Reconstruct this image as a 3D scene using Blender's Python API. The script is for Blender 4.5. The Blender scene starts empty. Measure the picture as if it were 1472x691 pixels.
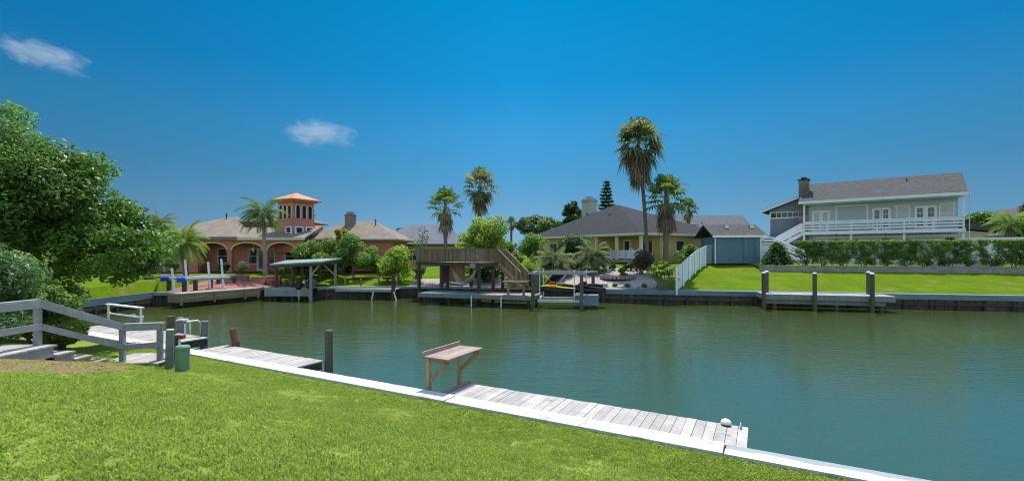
import bpy, math, random
import numpy as np
from mathutils import Matrix, Vector

R = math.radians
scene = bpy.context.scene
COL = scene.collection
random.seed(7)
F = 671.0            # focal length of the photograph in its own pixels
HZ = 362.0           # horizon row
EYE = 3.0            # eye height above the seawall cap (z = 0)

# ------------------------------------------------------------ camera
cam = bpy.data.cameras.new('camera')
cam.sensor_width = 36.0
cam.lens = F / 1472.0 * 36.0
cam.shift_y = (HZ - 345.5) / 1472.0
cam.clip_start = 0.1
cam.clip_end = 20000.0
camo = bpy.data.objects.new('camera', cam)
camo.location = (0, 0, EYE)
camo.rotation_euler = (R(90), 0, 0)
COL.objects.link(camo)
scene.camera = camo

# ------------------------------------------------------------ sky, sun, exposure
SUN_EL, SUN_AZ = 65.0, 10.0     # azimuth measured from +Y towards +X
world = bpy.data.worlds.new('World')
scene.world = world
world.use_nodes = True
wn = world.node_tree
wn.nodes.clear()
sky = wn.nodes.new('ShaderNodeTexSky')
sky.sky_type = 'NISHITA'
sky.sun_disc = False
sky.sun_elevation = R(SUN_EL)
sky.sun_rotation = R(SUN_AZ)
sky.altitude = 0
sky.air_density = 1.0
sky.dust_density = 0.25
sky.ozone_density = 3.0
# deep polarised blue low down, unseen zenith boosted as added fill light, darker to the left
tcw = wn.nodes.new('ShaderNodeTexCoord'); sxw = wn.nodes.new('ShaderNodeSeparateXYZ')
wn.links.new(tcw.outputs['Generated'], sxw.inputs[0])
rp = wn.nodes.new('ShaderNodeValToRGB')
stops = [(0.0,(.135,.27,.51)),(.03,(.13,.245,.43)),(.092,(.135,.258,.365)),(.15,(.105,.285,.375)),(.242,(.075,.345,.445)),(.34,(.022,.37,.505)),(.48,(.004,.415,.535)),(.75,(2.8,2.6,2.3))]
el_ = rp.color_ramp.elements
el_[0].position, el_[0].color = stops[0][0], (*stops[0][1],1)
el_[1].position, el_[1].color = stops[-1][0], (*stops[-1][1],1)
for p_, c_ in stops[1:-1]:
    e_ = el_.new(p_); e_.color = (*c_,1)
wn.links.new(sxw.outputs[2], rp.inputs[0])
mulc = wn.nodes.new('ShaderNodeVectorMath'); mulc.operation = 'MULTIPLY'
# the polarised band lies towards the sun's side; unseen sky behind the viewer is brightened to fill the facades
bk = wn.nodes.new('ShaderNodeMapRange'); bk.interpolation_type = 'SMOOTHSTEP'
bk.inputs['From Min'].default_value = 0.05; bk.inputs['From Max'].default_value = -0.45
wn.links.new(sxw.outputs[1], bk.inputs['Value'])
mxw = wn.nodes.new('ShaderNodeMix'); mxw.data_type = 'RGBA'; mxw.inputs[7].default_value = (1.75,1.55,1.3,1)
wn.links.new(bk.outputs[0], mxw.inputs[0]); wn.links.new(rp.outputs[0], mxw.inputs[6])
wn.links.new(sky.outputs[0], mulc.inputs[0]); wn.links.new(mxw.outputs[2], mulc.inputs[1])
l0 = wn.nodes.new('ShaderNodeMapRange'); l0.inputs['From Min'].default_value = -1.0; l0.inputs['From Max'].default_value = 1.0
wn.links.new(sxw.outputs[0], l0.inputs['Value'])
lf = wn.nodes.new('ShaderNodeValToRGB'); e_ = lf.color_ramp.elements
e_[0].position = 0.14; e_[0].color = (.65,.65,.65,1); e_[1].position = 0.88; e_[1].color = (.72,.72,.72,1)
q_ = e_.new(0.5); q_.color = (.92,.92,.92,1)
wn.links.new(l0.outputs[0], lf.inputs[0])
hs = wn.nodes.new('ShaderNodeVectorMath'); hs.operation = 'SCALE'
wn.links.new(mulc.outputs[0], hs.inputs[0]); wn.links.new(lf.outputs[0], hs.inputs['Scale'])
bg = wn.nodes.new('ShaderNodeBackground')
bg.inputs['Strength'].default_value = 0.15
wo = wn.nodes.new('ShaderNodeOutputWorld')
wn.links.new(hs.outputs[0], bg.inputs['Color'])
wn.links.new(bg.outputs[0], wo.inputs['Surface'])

sun = bpy.data.lights.new('sun', 'SUN')
sun.energy = 3.6
sun.angle = R(0.5)
sun.color = (1.0, 0.95, 0.86)
suno = bpy.data.objects.new('sun', sun)
suno.rotation_euler = (R(90 - SUN_EL), 0, R(180 - SUN_AZ))
sd = Vector((math.sin(R(SUN_AZ)) * math.cos(R(SUN_EL)), math.cos(R(SUN_AZ)) * math.cos(R(SUN_EL)), math.sin(R(SUN_EL))))
suno.rotation_euler = sd.to_track_quat('Z', 'Y').to_euler()
COL.objects.link(suno)

vs = scene.view_settings
vs.view_transform = 'Standard'
vs.look = 'None'
vs.gamma = 1.0
vs.exposure = 0.72
vs.use_curve_mapping = False
cy = scene.cycles
cy.use_denoising = True
cy.filter_width = 1.1
cy.max_bounces = 6
cy.diffuse_bounces = 3
cy.glossy_bounces = 3
cy.transmission_bounces = 4
cy.transparent_max_bounces = 6
cy.caustics_reflective = False
cy.caustics_refractive = False

# ------------------------------------------------------------ helpers
MW = {}
def mw(o):
    return MW.get(o.name, Matrix.Identity(4)) if o is not None else Matrix.Identity(4)

def gx(px, D): return (px - 736.0) / F * D
def gz(py, D): return EYE - (py - HZ) / F * D
def gd(py, z=0.0): return F * (EYE - z) / (py - HZ)

class MB:
    """collects shapes, then links them as one mesh object"""
    def __init__(s, xf=None):
        s.v = []; s.f = []; s.a = []; s.xf = xf
    def add(s, verts, faces, var=None):
        o = len(s.v)
        if s.xf is not None:
            verts = [s.xf @ Vector(p) for p in verts]
        s.v.extend([tuple(p) for p in verts])
        vr = random.random() if var is None else var
        for f in faces:
            s.f.append(tuple(i + o for i in f)); s.a.append(vr)
        return s
    def box(s, x0, x1, y0, y1, z0, z1, var=None):
        v = [(x0,y0,z0),(x1,y0,z0),(x1,y1,z0),(x0,y1,z0),(x0,y0,z1),(x1,y0,z1),(x1,y1,z1),(x0,y1,z1)]
        return s.add(v, [(0,3,2,1),(4,5,6,7),(0,1,5,4),(1,2,6,5),(2,3,7,6),(3,0,4,7)], var)
    def bar(s, p, q, w, h, var=None, up=(0,0,1)):
        p = Vector(p); q = Vector(q); d = (q - p)
        if d.length < 1e-6: return s
        d.normalize(); u = Vector(up)
        if abs(d.dot(u)) > 0.98: u = Vector((0,1,0))
        a = d.cross(u).normalized() * (w/2); b = a.cross(d).normalized() * (h/2)
        v = [p-a-b,p+a-b,p+a+b,p-a+b,q-a-b,q+a-b,q+a+b,q-a+b]
        return s.add(v, [(0,1,2,3),(4,7,6,5),(0,4,5,1),(1,5,6,2),(2,6,7,3),(3,7,4,0)], var)
    def tube(s, pts, rad, n=8, var=None):
        pts = [Vector(p) for p in pts]
        if not hasattr(rad, '__len__'): rad = [rad]*len(pts)
        vs_ = []; fs = []
        for i, p in enumerate(pts):
            d = (pts[min(i+1,len(pts)-1)] - pts[max(i-1,0)]).normalized()
            u = Vector((0,0,1)) if abs(d.z) < 0.9 else Vector((0,1,0))
            a = d.cross(u).normalized(); b = d.cross(a).normalized()
            for k in range(n):
                t = 2*math.pi*k/n
                vs_.append(p + (a*math.cos(t)+b*math.sin(t))*rad[i])
        for i in range(len(pts)-1):
            for k in range(n):
                fs.append((i*n+k, i*n+(k+1)%n, (i+1)*n+(k+1)%n, (i+1)*n+k))
        fs.append(tuple(range(n-1,-1,-1))); fs.append(tuple((len(pts)-1)*n+k for k in range(n)))
        return s.add(vs_, fs, var)
    def prism(s, poly, off, var=None):
        """extrude a polygon given as 3D points along off"""
        n = len(poly); off = Vector(off)
        v = [Vector(p) for p in poly] + [Vector(p)+off for p in poly]
        f = [tuple(range(n-1,-1,-1)), tuple(range(n,2*n))]
        for i in range(n):
            j = (i+1) % n
            f.append((i, j, n+j, n+i))
        return s.add(v, f, var)
    def build(s, name, mat, parent=None, smooth=False, bevel=0.0, world=False, at=None):
        v = s.v
        loc = Vector((0,0,0))
        if parent is not None:
            if world:
                inv = mw(parent).inverted()
                v = [inv @ Vector(p) for p in v]
        else:
            if at is None:
                xs=[p[0] for p in v]; ys=[p[1] for p in v]; zs=[p[2] for p in v]
                loc = Vector(((min(xs)+max(xs))/2,(min(ys)+max(ys))/2,min(zs)))
            else: loc = Vector(at)
            v = [Vector(p)-loc for p in v]
        me = bpy.data.meshes.new(name)
        me.from_pydata([tuple(p) for p in v], [], s.f)
        at_ = me.attributes.new('var', 'FLOAT', 'FACE')
        at_.data.foreach_set('value', np.array(s.a, dtype=np.float32))
        me.materials.append(mat)
        if smooth:
            me.polygons.foreach_set('use_smooth', [True]*len(me.polygons))
        me.update()
        o = bpy.data.objects.new(name, me)
        COL.objects.link(o)
        o.location = loc
        if parent is not None:
            o.parent = parent; o.location = (0,0,0)
            MW[o.name] = mw(parent)
        else:
            MW[o.name] = Matrix.Translation(loc)
        if bevel:
            m = o.modifiers.new('bevel','BEVEL'); m.width = bevel; m.segments = 2; m.limit_method = 'ANGLE'
        return o

def tag(o, label=None, cat=None, group=None, kind=None):
    if label: o['label'] = label
    if cat: o['category'] = cat
    if group: o['group'] = group
    if kind: o['kind'] = kind
    return o

def thing(name, label, cat, loc=(0,0,0), rz=0.0, group=None):
    o = bpy.data.objects.new(name, None)
    o.empty_display_size = 0.3
    COL.objects.link(o)
    o.location = loc; o.rotation_euler = (0,0,rz)
    MW[o.name] = Matrix.Translation(Vector(loc)) @ Matrix.Rotation(rz,4,'Z')
    tag(o, label, cat, group)
    return o

def dup(root, loc, rz=None, label=None, sc=None):
    r = root.copy(); COL.objects.link(r); r.location = loc
    if rz is not None: r.rotation_euler = (0,0,rz)
    if sc is not None: r.scale = sc if hasattr(sc,'__len__') else (sc,sc,sc)
    if label: r['label'] = label
    MW[r.name] = Matrix.Translation(Vector(loc)) @ Matrix.Rotation(rz or 0,4,'Z')
    for ch in list(root.children):
        c = ch.copy(); COL.objects.link(c); c.parent = r
        for g in list(ch.children):
            d = g.copy(); COL.objects.link(d); d.parent = c
    return r

# ------------------------------------------------------------ materials
def nd(nt, typ, **kw):
    n = nt.nodes.new(typ)
    for k, v in kw.items():
        if k in n.inputs: n.inputs[k].default_value = v
        else: setattr(n, k, v)
    return n

def mat(name, c1, c2=None, rough=0.8, scale=3.0, stretch=(1,1,1), var=0.25, fine=0.15, bump=0.0, bscale=30.0,
        spec=0.3, metal=0.0, bands=None, trans=None, detail=5.0, stain=None, wpos=False):
    """procedural material: two tones mixed by noise, a per-face variation, a fine grain,
    optional z bands (courses, laps) and a bump"""
    m = bpy.data.materials.new(name); m.use_nodes = True
    nt = m.node_tree; nt.nodes.clear(); L = nt.links.new
    out = nd(nt,'ShaderNodeOutputMaterial')
    p = nd(nt,'ShaderNodeBsdfPrincipled'); p.inputs['Roughness'].default_value = rough
    p.inputs['Metallic'].default_value = metal
    p.inputs['Specular IOR Level'].default_value = spec
    tc = nd(nt,'ShaderNodeTexCoord')
    mp = nd(nt,'ShaderNodeMapping'); mp.inputs['Scale'].default_value = stretch
    L(nd(nt,'ShaderNodeNewGeometry').outputs['Position'] if wpos else tc.outputs['Object'], mp.inputs['Vector'])
    n1 = nd(nt,'ShaderNodeTexNoise'); n1.inputs['Scale'].default_value = scale; n1.inputs['Detail'].default_value = detail
    n1.inputs['Roughness'].default_value = 0.65
    L(mp.outputs[0], n1.inputs['Vector'])
    cr = nd(nt,'ShaderNodeMapRange'); cr.inputs['From Min'].default_value = 0.32; cr.inputs['From Max'].default_value = 0.68
    L(n1.outputs['Fac'], cr.inputs['Value'])
    mx = nd(nt,'ShaderNodeMix', data_type='RGBA')
    c2 = c2 or tuple(c*0.75 for c in c1)
    mx.inputs[6].default_value = (*c1,1); mx.inputs[7].default_value = (*c2,1)
    L(cr.outputs[0], mx.inputs[0])
    col = mx.outputs[2]
    if stain:
        ns = nd(nt,'ShaderNodeTexNoise'); ns.inputs['Scale'].default_value = stain[1]; ns.inputs['Detail'].default_value = 6
        L(tc.outputs['Object'], ns.inputs['Vector'])
        rs = nd(nt,'ShaderNodeMapRange'); rs.inputs['From Min'].default_value = stain[2]; rs.inputs['From Max'].default_value = stain[2]+0.12
        L(ns.outputs['Fac'], rs.inputs['Value'])
        ms = nd(nt,'ShaderNodeMix', data_type='RGBA'); ms.inputs[7].default_value = (*stain[0],1)
        L(rs.outputs[0], ms.inputs[0]); L(col, ms.inputs[6]); col = ms.outputs[2]
    # brightness factor
    n2 = nd(nt,'ShaderNodeTexNoise'); n2.inputs['Scale'].default_value = bscale; n2.inputs['Detail'].default_value = 3
    L(mp.outputs[0], n2.inputs['Vector'])
    fa = nd(nt,'ShaderNodeMapRange'); fa.inputs['From Min'].default_value=0.25; fa.inputs['From Max'].default_value=0.75
    fa.inputs['To Min'].default_value = 1-fine; fa.inputs['To Max'].default_value = 1+fine
    L(n2.outputs['Fac'], fa.inputs['Value'])
    at = nd(nt,'ShaderNodeAttribute'); at.attribute_name = 'var'
    va = nd(nt,'ShaderNodeMapRange'); va.inputs['To Min'].default_value = 1-var; va.inputs['To Max'].default_value = 1+var
    L(at.outputs['Fac'], va.inputs['Value'])
    mu = nd(nt,'ShaderNodeMath', operation='MULTIPLY'); L(fa.outputs[0], mu.inputs[0]); L(va.outputs[0], mu.inputs[1])
    fac = mu.outputs[0]
    bandout = None
    if bands:
        sp = nd(nt,'ShaderNodeSeparateXYZ'); L(tc.outputs['Object'], sp.inputs[0])
        mm = nd(nt,'ShaderNodeMath', operation='MULTIPLY'); mm.inputs[1].default_value = 1.0/bands[0]; L(sp.outputs[2], mm.inputs[0])
        fr = nd(nt,'ShaderNodeMath', operation='FRACT'); L(mm.outputs[0], fr.inputs[0])
        br = nd(nt,'ShaderNodeMapRange'); br.inputs['From Max'].default_value = 0.22
        br.inputs['To Min'].default_value = 1-bands[1]; br.inputs['To Max'].default_value = 1.0
        L(fr.outputs[0], br.inputs['Value'])
        m3 = nd(nt,'ShaderNodeMath', operation='MULTIPLY'); L(fac, m3.inputs[0]); L(br.outputs[0], m3.inputs[1]); fac = m3.outputs[0]
        bandout = fr.outputs[0]
    vm = nd(nt,'ShaderNodeVectorMath', operation='SCALE'); L(col, vm.inputs[0]); L(fac, vm.inputs['Scale'])
    L(vm.outputs[0], p.inputs['Base Color'])
    if bump:
        bp = nd(nt,'ShaderNodeBump'); bp.inputs['Strength'].default_value = bump; bp.inputs['Distance'].default_value = 0.02
        L(n2.outputs['Fac'], bp.inputs['Height']); L(bp.outputs[0], p.inputs['Normal'])
    if trans:
        tr = nd(nt,'ShaderNodeBsdfTranslucent')
        v2 = nd(nt,'ShaderNodeVectorMath', operation='MULTIPLY'); v2.inputs[1].default_value = trans
        L(vm.outputs[0], v2.inputs[0]); L(v2.outputs[0], tr.inputs['Color'])
        ad = nd(nt,'ShaderNodeMixShader'); ad.inputs[0].default_value = 0.5
        L(p.outputs[0], ad.inputs[1]); L(tr.outputs[0], ad.inputs[2]); L(ad.outputs[0], out.inputs['Surface'])
    else:
        L(p.outputs[0], out.inputs['Surface'])
    return m

def leafmat(name, c1, c2, var=0.45, rough=0.5, spec=0.4, tr=(1.3,1.5,0.7)):
    return mat(name, c1, c2, rough=rough, scale=0.9, var=var, fine=0.05, trans=tr, spec=spec)

M = {}
M['lawn'] = mat('lawn', (0.22,0.26,0.05), (0.16,0.21,0.035), rough=0.95, scale=0.7, var=0, fine=0.35, bscale=45, bump=0.6, spec=0.1)
M['grass'] = mat('grass_blade', (0.295,0.355,0.078), (0.245,0.31,0.056), rough=0.6, scale=0.8, var=0.45, fine=0.12, bscale=7, trans=(1.3,1.5,0.7), spec=0.2, wpos=True)
M['drygrass'] = leafmat('dry_grass_blade', (0.46,0.36,0.18), (0.36,0.31,0.13), var=0.35, rough=0.7, spec=0.1)
M['farlawn'] = mat('far_lawn', (0.105,0.170,0.004), (0.070,0.120,0.004), rough=0.95, scale=0.5, var=0, fine=0.3, bscale=14, bump=0.8, spec=0.05, stain=((0.15,0.15,0.03),0.8,0.58))
M['bed'] = mat('canal_bed', (0.05,0.05,0.03), rough=1.0)
M['gravel'] = mat('pale_gravel', (0.36,0.31,0.265), (0.26,0.225,0.195), rough=0.95, scale=3, var=0, fine=0.4, bscale=22, bump=0.8)
M['capwhite'] = mat('white_concrete', (0.60,0.595,0.59), (0.52,0.515,0.51), rough=0.8, scale=2.2, var=0.04, fine=0.08, bscale=40, bump=0.2, stain=((0.36,0.355,0.34),3.2,0.56))
M['capgrey'] = mat('smooth_grey_concrete', (0.30,0.33,0.335), (0.24,0.27,0.275), rough=0.7, scale=1.5, var=0.03, fine=0.08, bscale=30)
M['concrete'] = mat('grey_concrete', (0.36,0.35,0.33), (0.26,0.25,0.23), rough=0.9, scale=1.2, var=0.05, fine=0.15, bscale=20, bump=0.3)
M['bulk'] = mat('blue_grey_bulkhead', (0.17,0.235,0.275), (0.11,0.16,0.19), rough=0.7, scale=1.5, stretch=(0.4,0.4,3), var=0.08, fine=0.15, bscale=10)
M['bulkdark'] = mat('stained_bulkhead_face', (0.055,0.05,0.04), (0.10,0.085,0.06), rough=0.9, scale=1.3, stretch=(1.5,1.5,0.5), var=0.3, fine=0.3, bscale=10, stain=((0.25,0.22,0.17),3.0,0.64))
M['deckgrey'] = mat('bleached_planks', (0.42,0.39,0.36), (0.30,0.275,0.25), rough=0.85, scale=2.5, stretch=(1,1,1), var=0.13, fine=0.14, bscale=28, bump=0.3, stain=((0.22,0.19,0.16),3.5,0.64))
M['railgrey'] = mat('weathered_grey_rail', (0.33,0.345,0.34), (0.24,0.25,0.245), rough=0.85, scale=3, stretch=(1,1,0.5), var=0.10, fine=0.15, bscale=35, bump=0.3)
M['woodtan'] = mat('tan_timber', (0.42,0.28,0.17), (0.30,0.185,0.105), rough=0.8, scale=3, stretch=(1,1,0.4), var=0.2, fine=0.2, bscale=25, bump=0.3)
M['tabletop'] = mat('faded_pinkish_boards', (0.38,0.28,0.235), (0.26,0.185,0.15), rough=0.8, scale=4, var=0.12, fine=0.15, bscale=30, stain=((0.2,0.16,0.14),6,0.62))
M['wooddeck'] = mat('brown_deck_timber', (0.255,0.19,0.115), (0.16,0.122,0.08), rough=0.85, scale=2, stretch=(2,2,0.4), var=0.32, fine=0.2, bscale=15)
M['wooddark'] = mat('dark_timber', (0.055,0.045,0.036), (0.09,0.07,0.05), rough=0.9, scale=3, var=0.2, fine=0.2, bscale=20)
M['woodgold'] = mat('ochre_plank_fascia', (0.30,0.235,0.13), (0.20,0.16,0.09), rough=0.85, scale=2, stretch=(0.4,0.4,3), var=0.2, fine=0.2, bscale=15)
M['pilegreen'] = mat('greenish_dark_pile', (0.07,0.085,0.06), (0.14,0.105,0.065), rough=0.9, scale=3, stretch=(2,2,0.5), var=0.1, fine=0.25, bscale=25, bump=0.4)
M['pilerust'] = mat('reddish_brown_pile', (0.21,0.09,0.045), (0.10,0.065,0.04), rough=0.9, scale=3, stretch=(2,2,0.5), var=0.1, fine=0.25, bscale=25, bump=0.4)
M['pilegrey'] = mat('grey_pile', (0.24,0.26,0.25), (0.15,0.16,0.15), rough=0.9, scale=4, stretch=(2,2,0.5), var=0.1, fine=0.25, bscale=25, bump=0.4, stain=((0.32,0.16,0.05),4,0.62))
M['pilecap'] = mat('pale_pile_cap', (0.6,0.62,0.6), rough=0.6)
M['pipegreen'] = mat('pale_green_plastic', (0.165,0.27,0.17), (0.14,0.235,0.15), rough=0.55, scale=3, var=0.03, fine=0.05)
M['white'] = mat('white_paint', (0.80,0.81,0.81), (0.72,0.74,0.75), rough=0.55, scale=1.5, var=0.04, fine=0.05)
M['whitefence'] = mat('white_vinyl', (0.76,0.80,0.82), (0.70,0.745,0.77), rough=0.5, scale=1, var=0.05, fine=0.04)
M['pvc'] = mat('white_pipe', (0.78,0.80,0.80), rough=0.4, var=0.03, fine=0.05)
M['alu'] = mat('grey_metal', (0.50,0.53,0.53), (0.40,0.43,0.43), rough=0.4, metal=0.6, var=0.05)
M['blueplastic'] = mat('blue_plastic', (0.02,0.06,0.50), rough=0.4, var=0.03)
M['glass'] = mat('dark_window_glass', (0.03,0.04,0.05), (0.05,0.065,0.08), rough=0.08, spec=0.4, scale=0.8, var=0.1, fine=0.02)
M['opening'] = mat('dark_opening', (0.02,0.02,0.024), rough=0.7, spec=0.1)
M['glassblue'] = mat('blue_window_glass', (0.02,0.05,0.38), rough=0.1, spec=0.8, var=0.1)
M['glasspale'] = mat('pale_curtained_glass', (0.34,0.40,0.42), (0.22,0.27,0.29), rough=0.15, spec=0.7, scale=2, var=0.1)
M['siding'] = mat('blue_grey_siding', (0.47,0.53,0.54), (0.43,0.49,0.505), rough=0.7, scale=1, var=0.03, fine=0.05, bands=(0.18,0.30))
M['sidingdark'] = mat('slate_blue_siding', (0.20,0.235,0.29), (0.18,0.21,0.265), rough=0.7, scale=1, var=0.03, fine=0.05, bands=(0.18,0.30))
M['shedblue'] = mat('teal_blue_boards', (0.13,0.215,0.27), (0.095,0.165,0.215), rough=0.75, scale=1.5, stretch=(3,3,0.4), var=0.14, fine=0.12, bscale=14)
M['shingledark'] = mat('charcoal_shingles', (0.047,0.046,0.051), (0.032,0.032,0.036), rough=0.9, scale=2.5, var=0.1, fine=0.4, bscale=9, bands=(0.11,0.18), spec=0.1)
M['shinglegrey'] = mat('grey_shingles', (0.135,0.137,0.15), (0.105,0.107,0.12), rough=0.9, scale=2, var=0.1, fine=0.35, bscale=9, bands=(0.11,0.15), spec=0.1)
M['shinglebrown'] = mat('brown_grey_shingles', (0.093,0.092,0.088), (0.066,0.066,0.064), rough=0.9, scale=2, var=0.1, fine=0.4, bscale=9, bands=(0.11,0.18), spec=0.1)
M['shingletan'] = mat('tan_shingles', (0.25,0.21,0.165), (0.18,0.15,0.12), rough=0.9, scale=1.2, var=0.1, fine=0.3, bscale=9, bands=(0.12,0.16), spec=0.1)
M['metalroof'] = mat('pale_grey_metal_roof', (0.155,0.158,0.18), (0.125,0.128,0.15), spec=0.1, rough=0.9, scale=0.6, var=0.04, fine=0.06)
M['terracotta'] = mat('terracotta_tiles', (0.55,0.26,0.13), (0.42,0.19,0.10), rough=0.8, scale=3, var=0.12, fine=0.3, bscale=9, bands=(0.14,0.25))
M['pink'] = mat('salmon_stucco', (0.55,0.205,0.155), (0.49,0.18,0.135), rough=0.9, scale=0.8, var=0.02, fine=0.06, bscale=12)
M['orange'] = mat('orange_stucco', (0.55,0.23,0.155), (0.49,0.20,0.135), rough=0.9, scale=0.8, var=0.02, fine=0.06, bscale=12)
M['cream'] = mat('cream_trim', (0.72,0.62,0.48), (0.66,0.56,0.43), rough=0.8, var=0.03, fine=0.05)
M['brickred'] = mat('red_brick_paving', (0.36,0.15,0.115), (0.28,0.115,0.09), rough=0.9, scale=3, var=0.15, fine=0.2, bscale=12)
M['yellow'] = mat('yellow_stucco', (0.58,0.46,0.18), (0.53,0.42,0.16), rough=0.9, scale=0.8, var=0.02, fine=0.05)
M['beige'] = mat('beige_stucco', (0.50,0.40,0.28), (0.46,0.365,0.255), rough=0.9, scale=0.8, var=0.02, fine=0.05)
M['chimney'] = mat('pale_stucco_chimney', (0.48,0.46,0.38), (0.42,0.40,0.33), rough=0.9, var=0.02)
M['stone'] = mat('rough_grey_stone', (0.24,0.21,0.185), (0.14,0.12,0.105), rough=0.9, scale=5, var=0.35, fine=0.3, bscale=16)
M['block'] = mat('concrete_block', (0.30,0.275,0.265), (0.22,0.20,0.195), rough=0.95, scale=5, var=0.16, fine=0.2, bscale=25)
M['dark'] = mat('dark_soil', (0.035,0.026,0.02), (0.055,0.04,0.03), rough=1.0)
M['mulch'] = mat('dry_soil', (0.26,0.17,0.10), (0.20,0.13,0.075), rough=1.0, scale=2, fine=0.4, bscale=30)
M['black'] = mat('black_plastic', (0.02,0.02,0.023), rough=0.35, var=0.1)
M['hullyellow'] = mat('yellow_hull', (0.75,0.55,0.02), rough=0.25, var=0.03, fine=0.02)
M['hullred'] = mat('red_hull', (0.55,0.03,0.015), rough=0.25, var=0.03, fine=0.02)
M['canopy'] = mat('grey_green_metal_canopy', (0.24,0.31,0.30), (0.19,0.25,0.245), rough=0.5, scale=1, var=0.05)
M['rope'] = mat('pale_rope', (0.6,0.58,0.52), rough=0.9)
M['trunk'] = mat('grey_bark', (0.16,0.13,0.10), (0.09,0.072,0.055), rough=0.95, scale=4, stretch=(2,2,0.5), var=0.1, fine=0.3, bscale=20, bump=0.5)
M['palmtrunk'] = mat('ringed_palm_bark', (0.21,0.165,0.13), (0.13,0.10,0.08), rough=0.95, scale=4, var=0.1, fine=0.3, bscale=14, bands=(0.16,0.4), bump=0.4)
M['palmtrunkpale'] = mat('pale_smooth_palm_bark', (0.30,0.27,0.23), (0.22,0.195,0.165), rough=0.9, scale=4, var=0.1, fine=0.2, bscale=14, bands=(0.22,0.25))
M['deadfrond'] = mat('dry_palm_frond', (0.40,0.33,0.245), (0.28,0.225,0.165), rough=0.9, scale=1, var=0.4, fine=0.1, trans=(0.8,0.7,0.5))
M['frond'] = leafmat('green_palm_frond', (0.149,0.219,0.061), (0.096,0.158,0.052), var=0.45, rough=0.6, spec=0.12, tr=(0.8,0.9,0.45))
M['frondgrey'] = leafmat('grey_green_palm_frond', (0.219,0.245,0.140), (0.149,0.175,0.096), var=0.5, rough=0.6, spec=0.12, tr=(0.8,0.9,0.45))
M['frondlime'] = leafmat('bright_green_palm_frond', (0.245,0.333,0.070), (0.158,0.245,0.052), var=0.4, rough=0.6, spec=0.12, tr=(0.8,0.9,0.45))
M['leafbig'] = leafmat('broad_green_leaf', (0.115,0.20,0.034), (0.068,0.138,0.028), var=0.65, rough=0.42)
M['leaflime'] = leafmat('lime_green_leaf', (0.280,0.340,0.044), (0.175,0.271,0.035), var=0.45)
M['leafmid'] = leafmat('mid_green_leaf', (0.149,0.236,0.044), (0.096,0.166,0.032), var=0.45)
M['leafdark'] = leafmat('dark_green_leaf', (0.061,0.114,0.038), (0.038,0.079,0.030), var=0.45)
M['leafgrey'] = leafmat('grey_green_leaf', (0.158,0.201,0.123), (0.105,0.140,0.088), var=0.45)
M['leafoleander'] = leafmat('oleander_leaf', (0.149,0.263,0.105), (0.096,0.184,0.079), var=0.45)
M['leafred'] = leafmat('dark_purple_leaf', (0.131,0.079,0.061), (0.070,0.088,0.044), var=0.5)
M['leafyellow'] = leafmat('yellow_green_leaf', (0.340,0.340,0.035), (0.280,0.298,0.035), var=0.4)
M['flowerred'] = mat('red_blossom', (0.45,0.02,0.03), rough=0.7, var=0.3)
M['flowerdark'] = mat('dark_red_blossom', (0.14,0.012,0.02), (0.06,0.02,0.015), rough=0.8, var=0.4)
M['flowerpink'] = mat('pale_pink_blossom', (0.70,0.50,0.42), rough=0.7, var=0.2)
M['flowerorange'] = mat('orange_blossom', (0.75,0.16,0.06), rough=0.7, var=0.2)

# ------------------------------------------------------------ foliage builders (numpy)
def quads_obj(name, V, var, mt, parent=None, loc=None, extra=None):
    """V: (n,k,3) polygons in world space"""
    n, k = V.shape[0], V.shape[1]
    if parent is not None:
        inv = np.array(mw(parent).inverted())
        V = V @ inv[:3,:3].T + inv[:3,3]
    elif loc is not None:
        V = V - np.array(loc)
    me = bpy.data.meshes.new(name)
    me.vertices.add(n*k); me.vertices.foreach_set('co', V.reshape(-1).astype(np.float32))
    me.loops.add(n*k); me.loops.foreach_set('vertex_index', np.arange(n*k, dtype=np.int32))
    me.polygons.add(n); me.polygons.foreach_set('loop_start', np.arange(0,n*k,k,dtype=np.int32))
    me.polygons.foreach_set('loop_total', np.full(n,k,dtype=np.int32))
    a = me.attributes.new('var','FLOAT','FACE'); a.data.foreach_set('value', var.astype(np.float32))
    me.materials.append(mt); me.update(); me.validate()
    o = bpy.data.objects.new(name, me); COL.objects.link(o)
    if parent is not None:
        o.parent = parent; MW[o.name] = mw(parent)
    elif loc is not None:
        o.location = loc; MW[o.name] = Matrix.Translation(Vector(loc))
    return o

def nrm(a): return a/np.maximum(np.linalg.norm(a,axis=-1,keepdims=True),1e-9)

def leaf_cloud(blobs, n, size, seed, up=0.5, aspect=0.5, shell=0.22, droop=0.0, zmin=None):
    rng = np.random.default_rng(seed)
    b = np.array(blobs, dtype=float)
    w = b[:,3]*b[:,4]+b[:,4]*b[:,5]+b[:,3]*b[:,5]; w /= w.sum()
    i = rng.choice(len(b), n, p=w)
    d = nrm(rng.normal(size=(n,3)))
    r = 1 - np.abs(rng.normal(0,shell,n)); r = np.clip(r,0.05,1.12)
    P = b[i,:3] + d*b[i,3:6]*r[:,None]
    N = nrm(d*0.6 + np.array([0,0,up]) + rng.normal(size=(n,3))*0.55)
    T = nrm(np.cross(N, rng.normal(size=(n,3)))); T[:,2] -= droop; T = nrm(T)
    B = nrm(np.cross(N,T))
    s = size*rng.uniform(0.65,1.35,n)[:,None]
    V = np.stack([P-T*s, P+B*s*aspect-T*s*0.1, P+T*s, P-B*s*aspect-T*s*0.1],axis=1)
    cv = rng.uniform(0,1,len(b))
    var = np.clip(0.5*cv[i]+0.5*rng.uniform(0,1,n),0,1)
    if zmin is not None:
        k = P[:,2] > zmin; V = V[k]; var = var[k]
    return V, var

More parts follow.
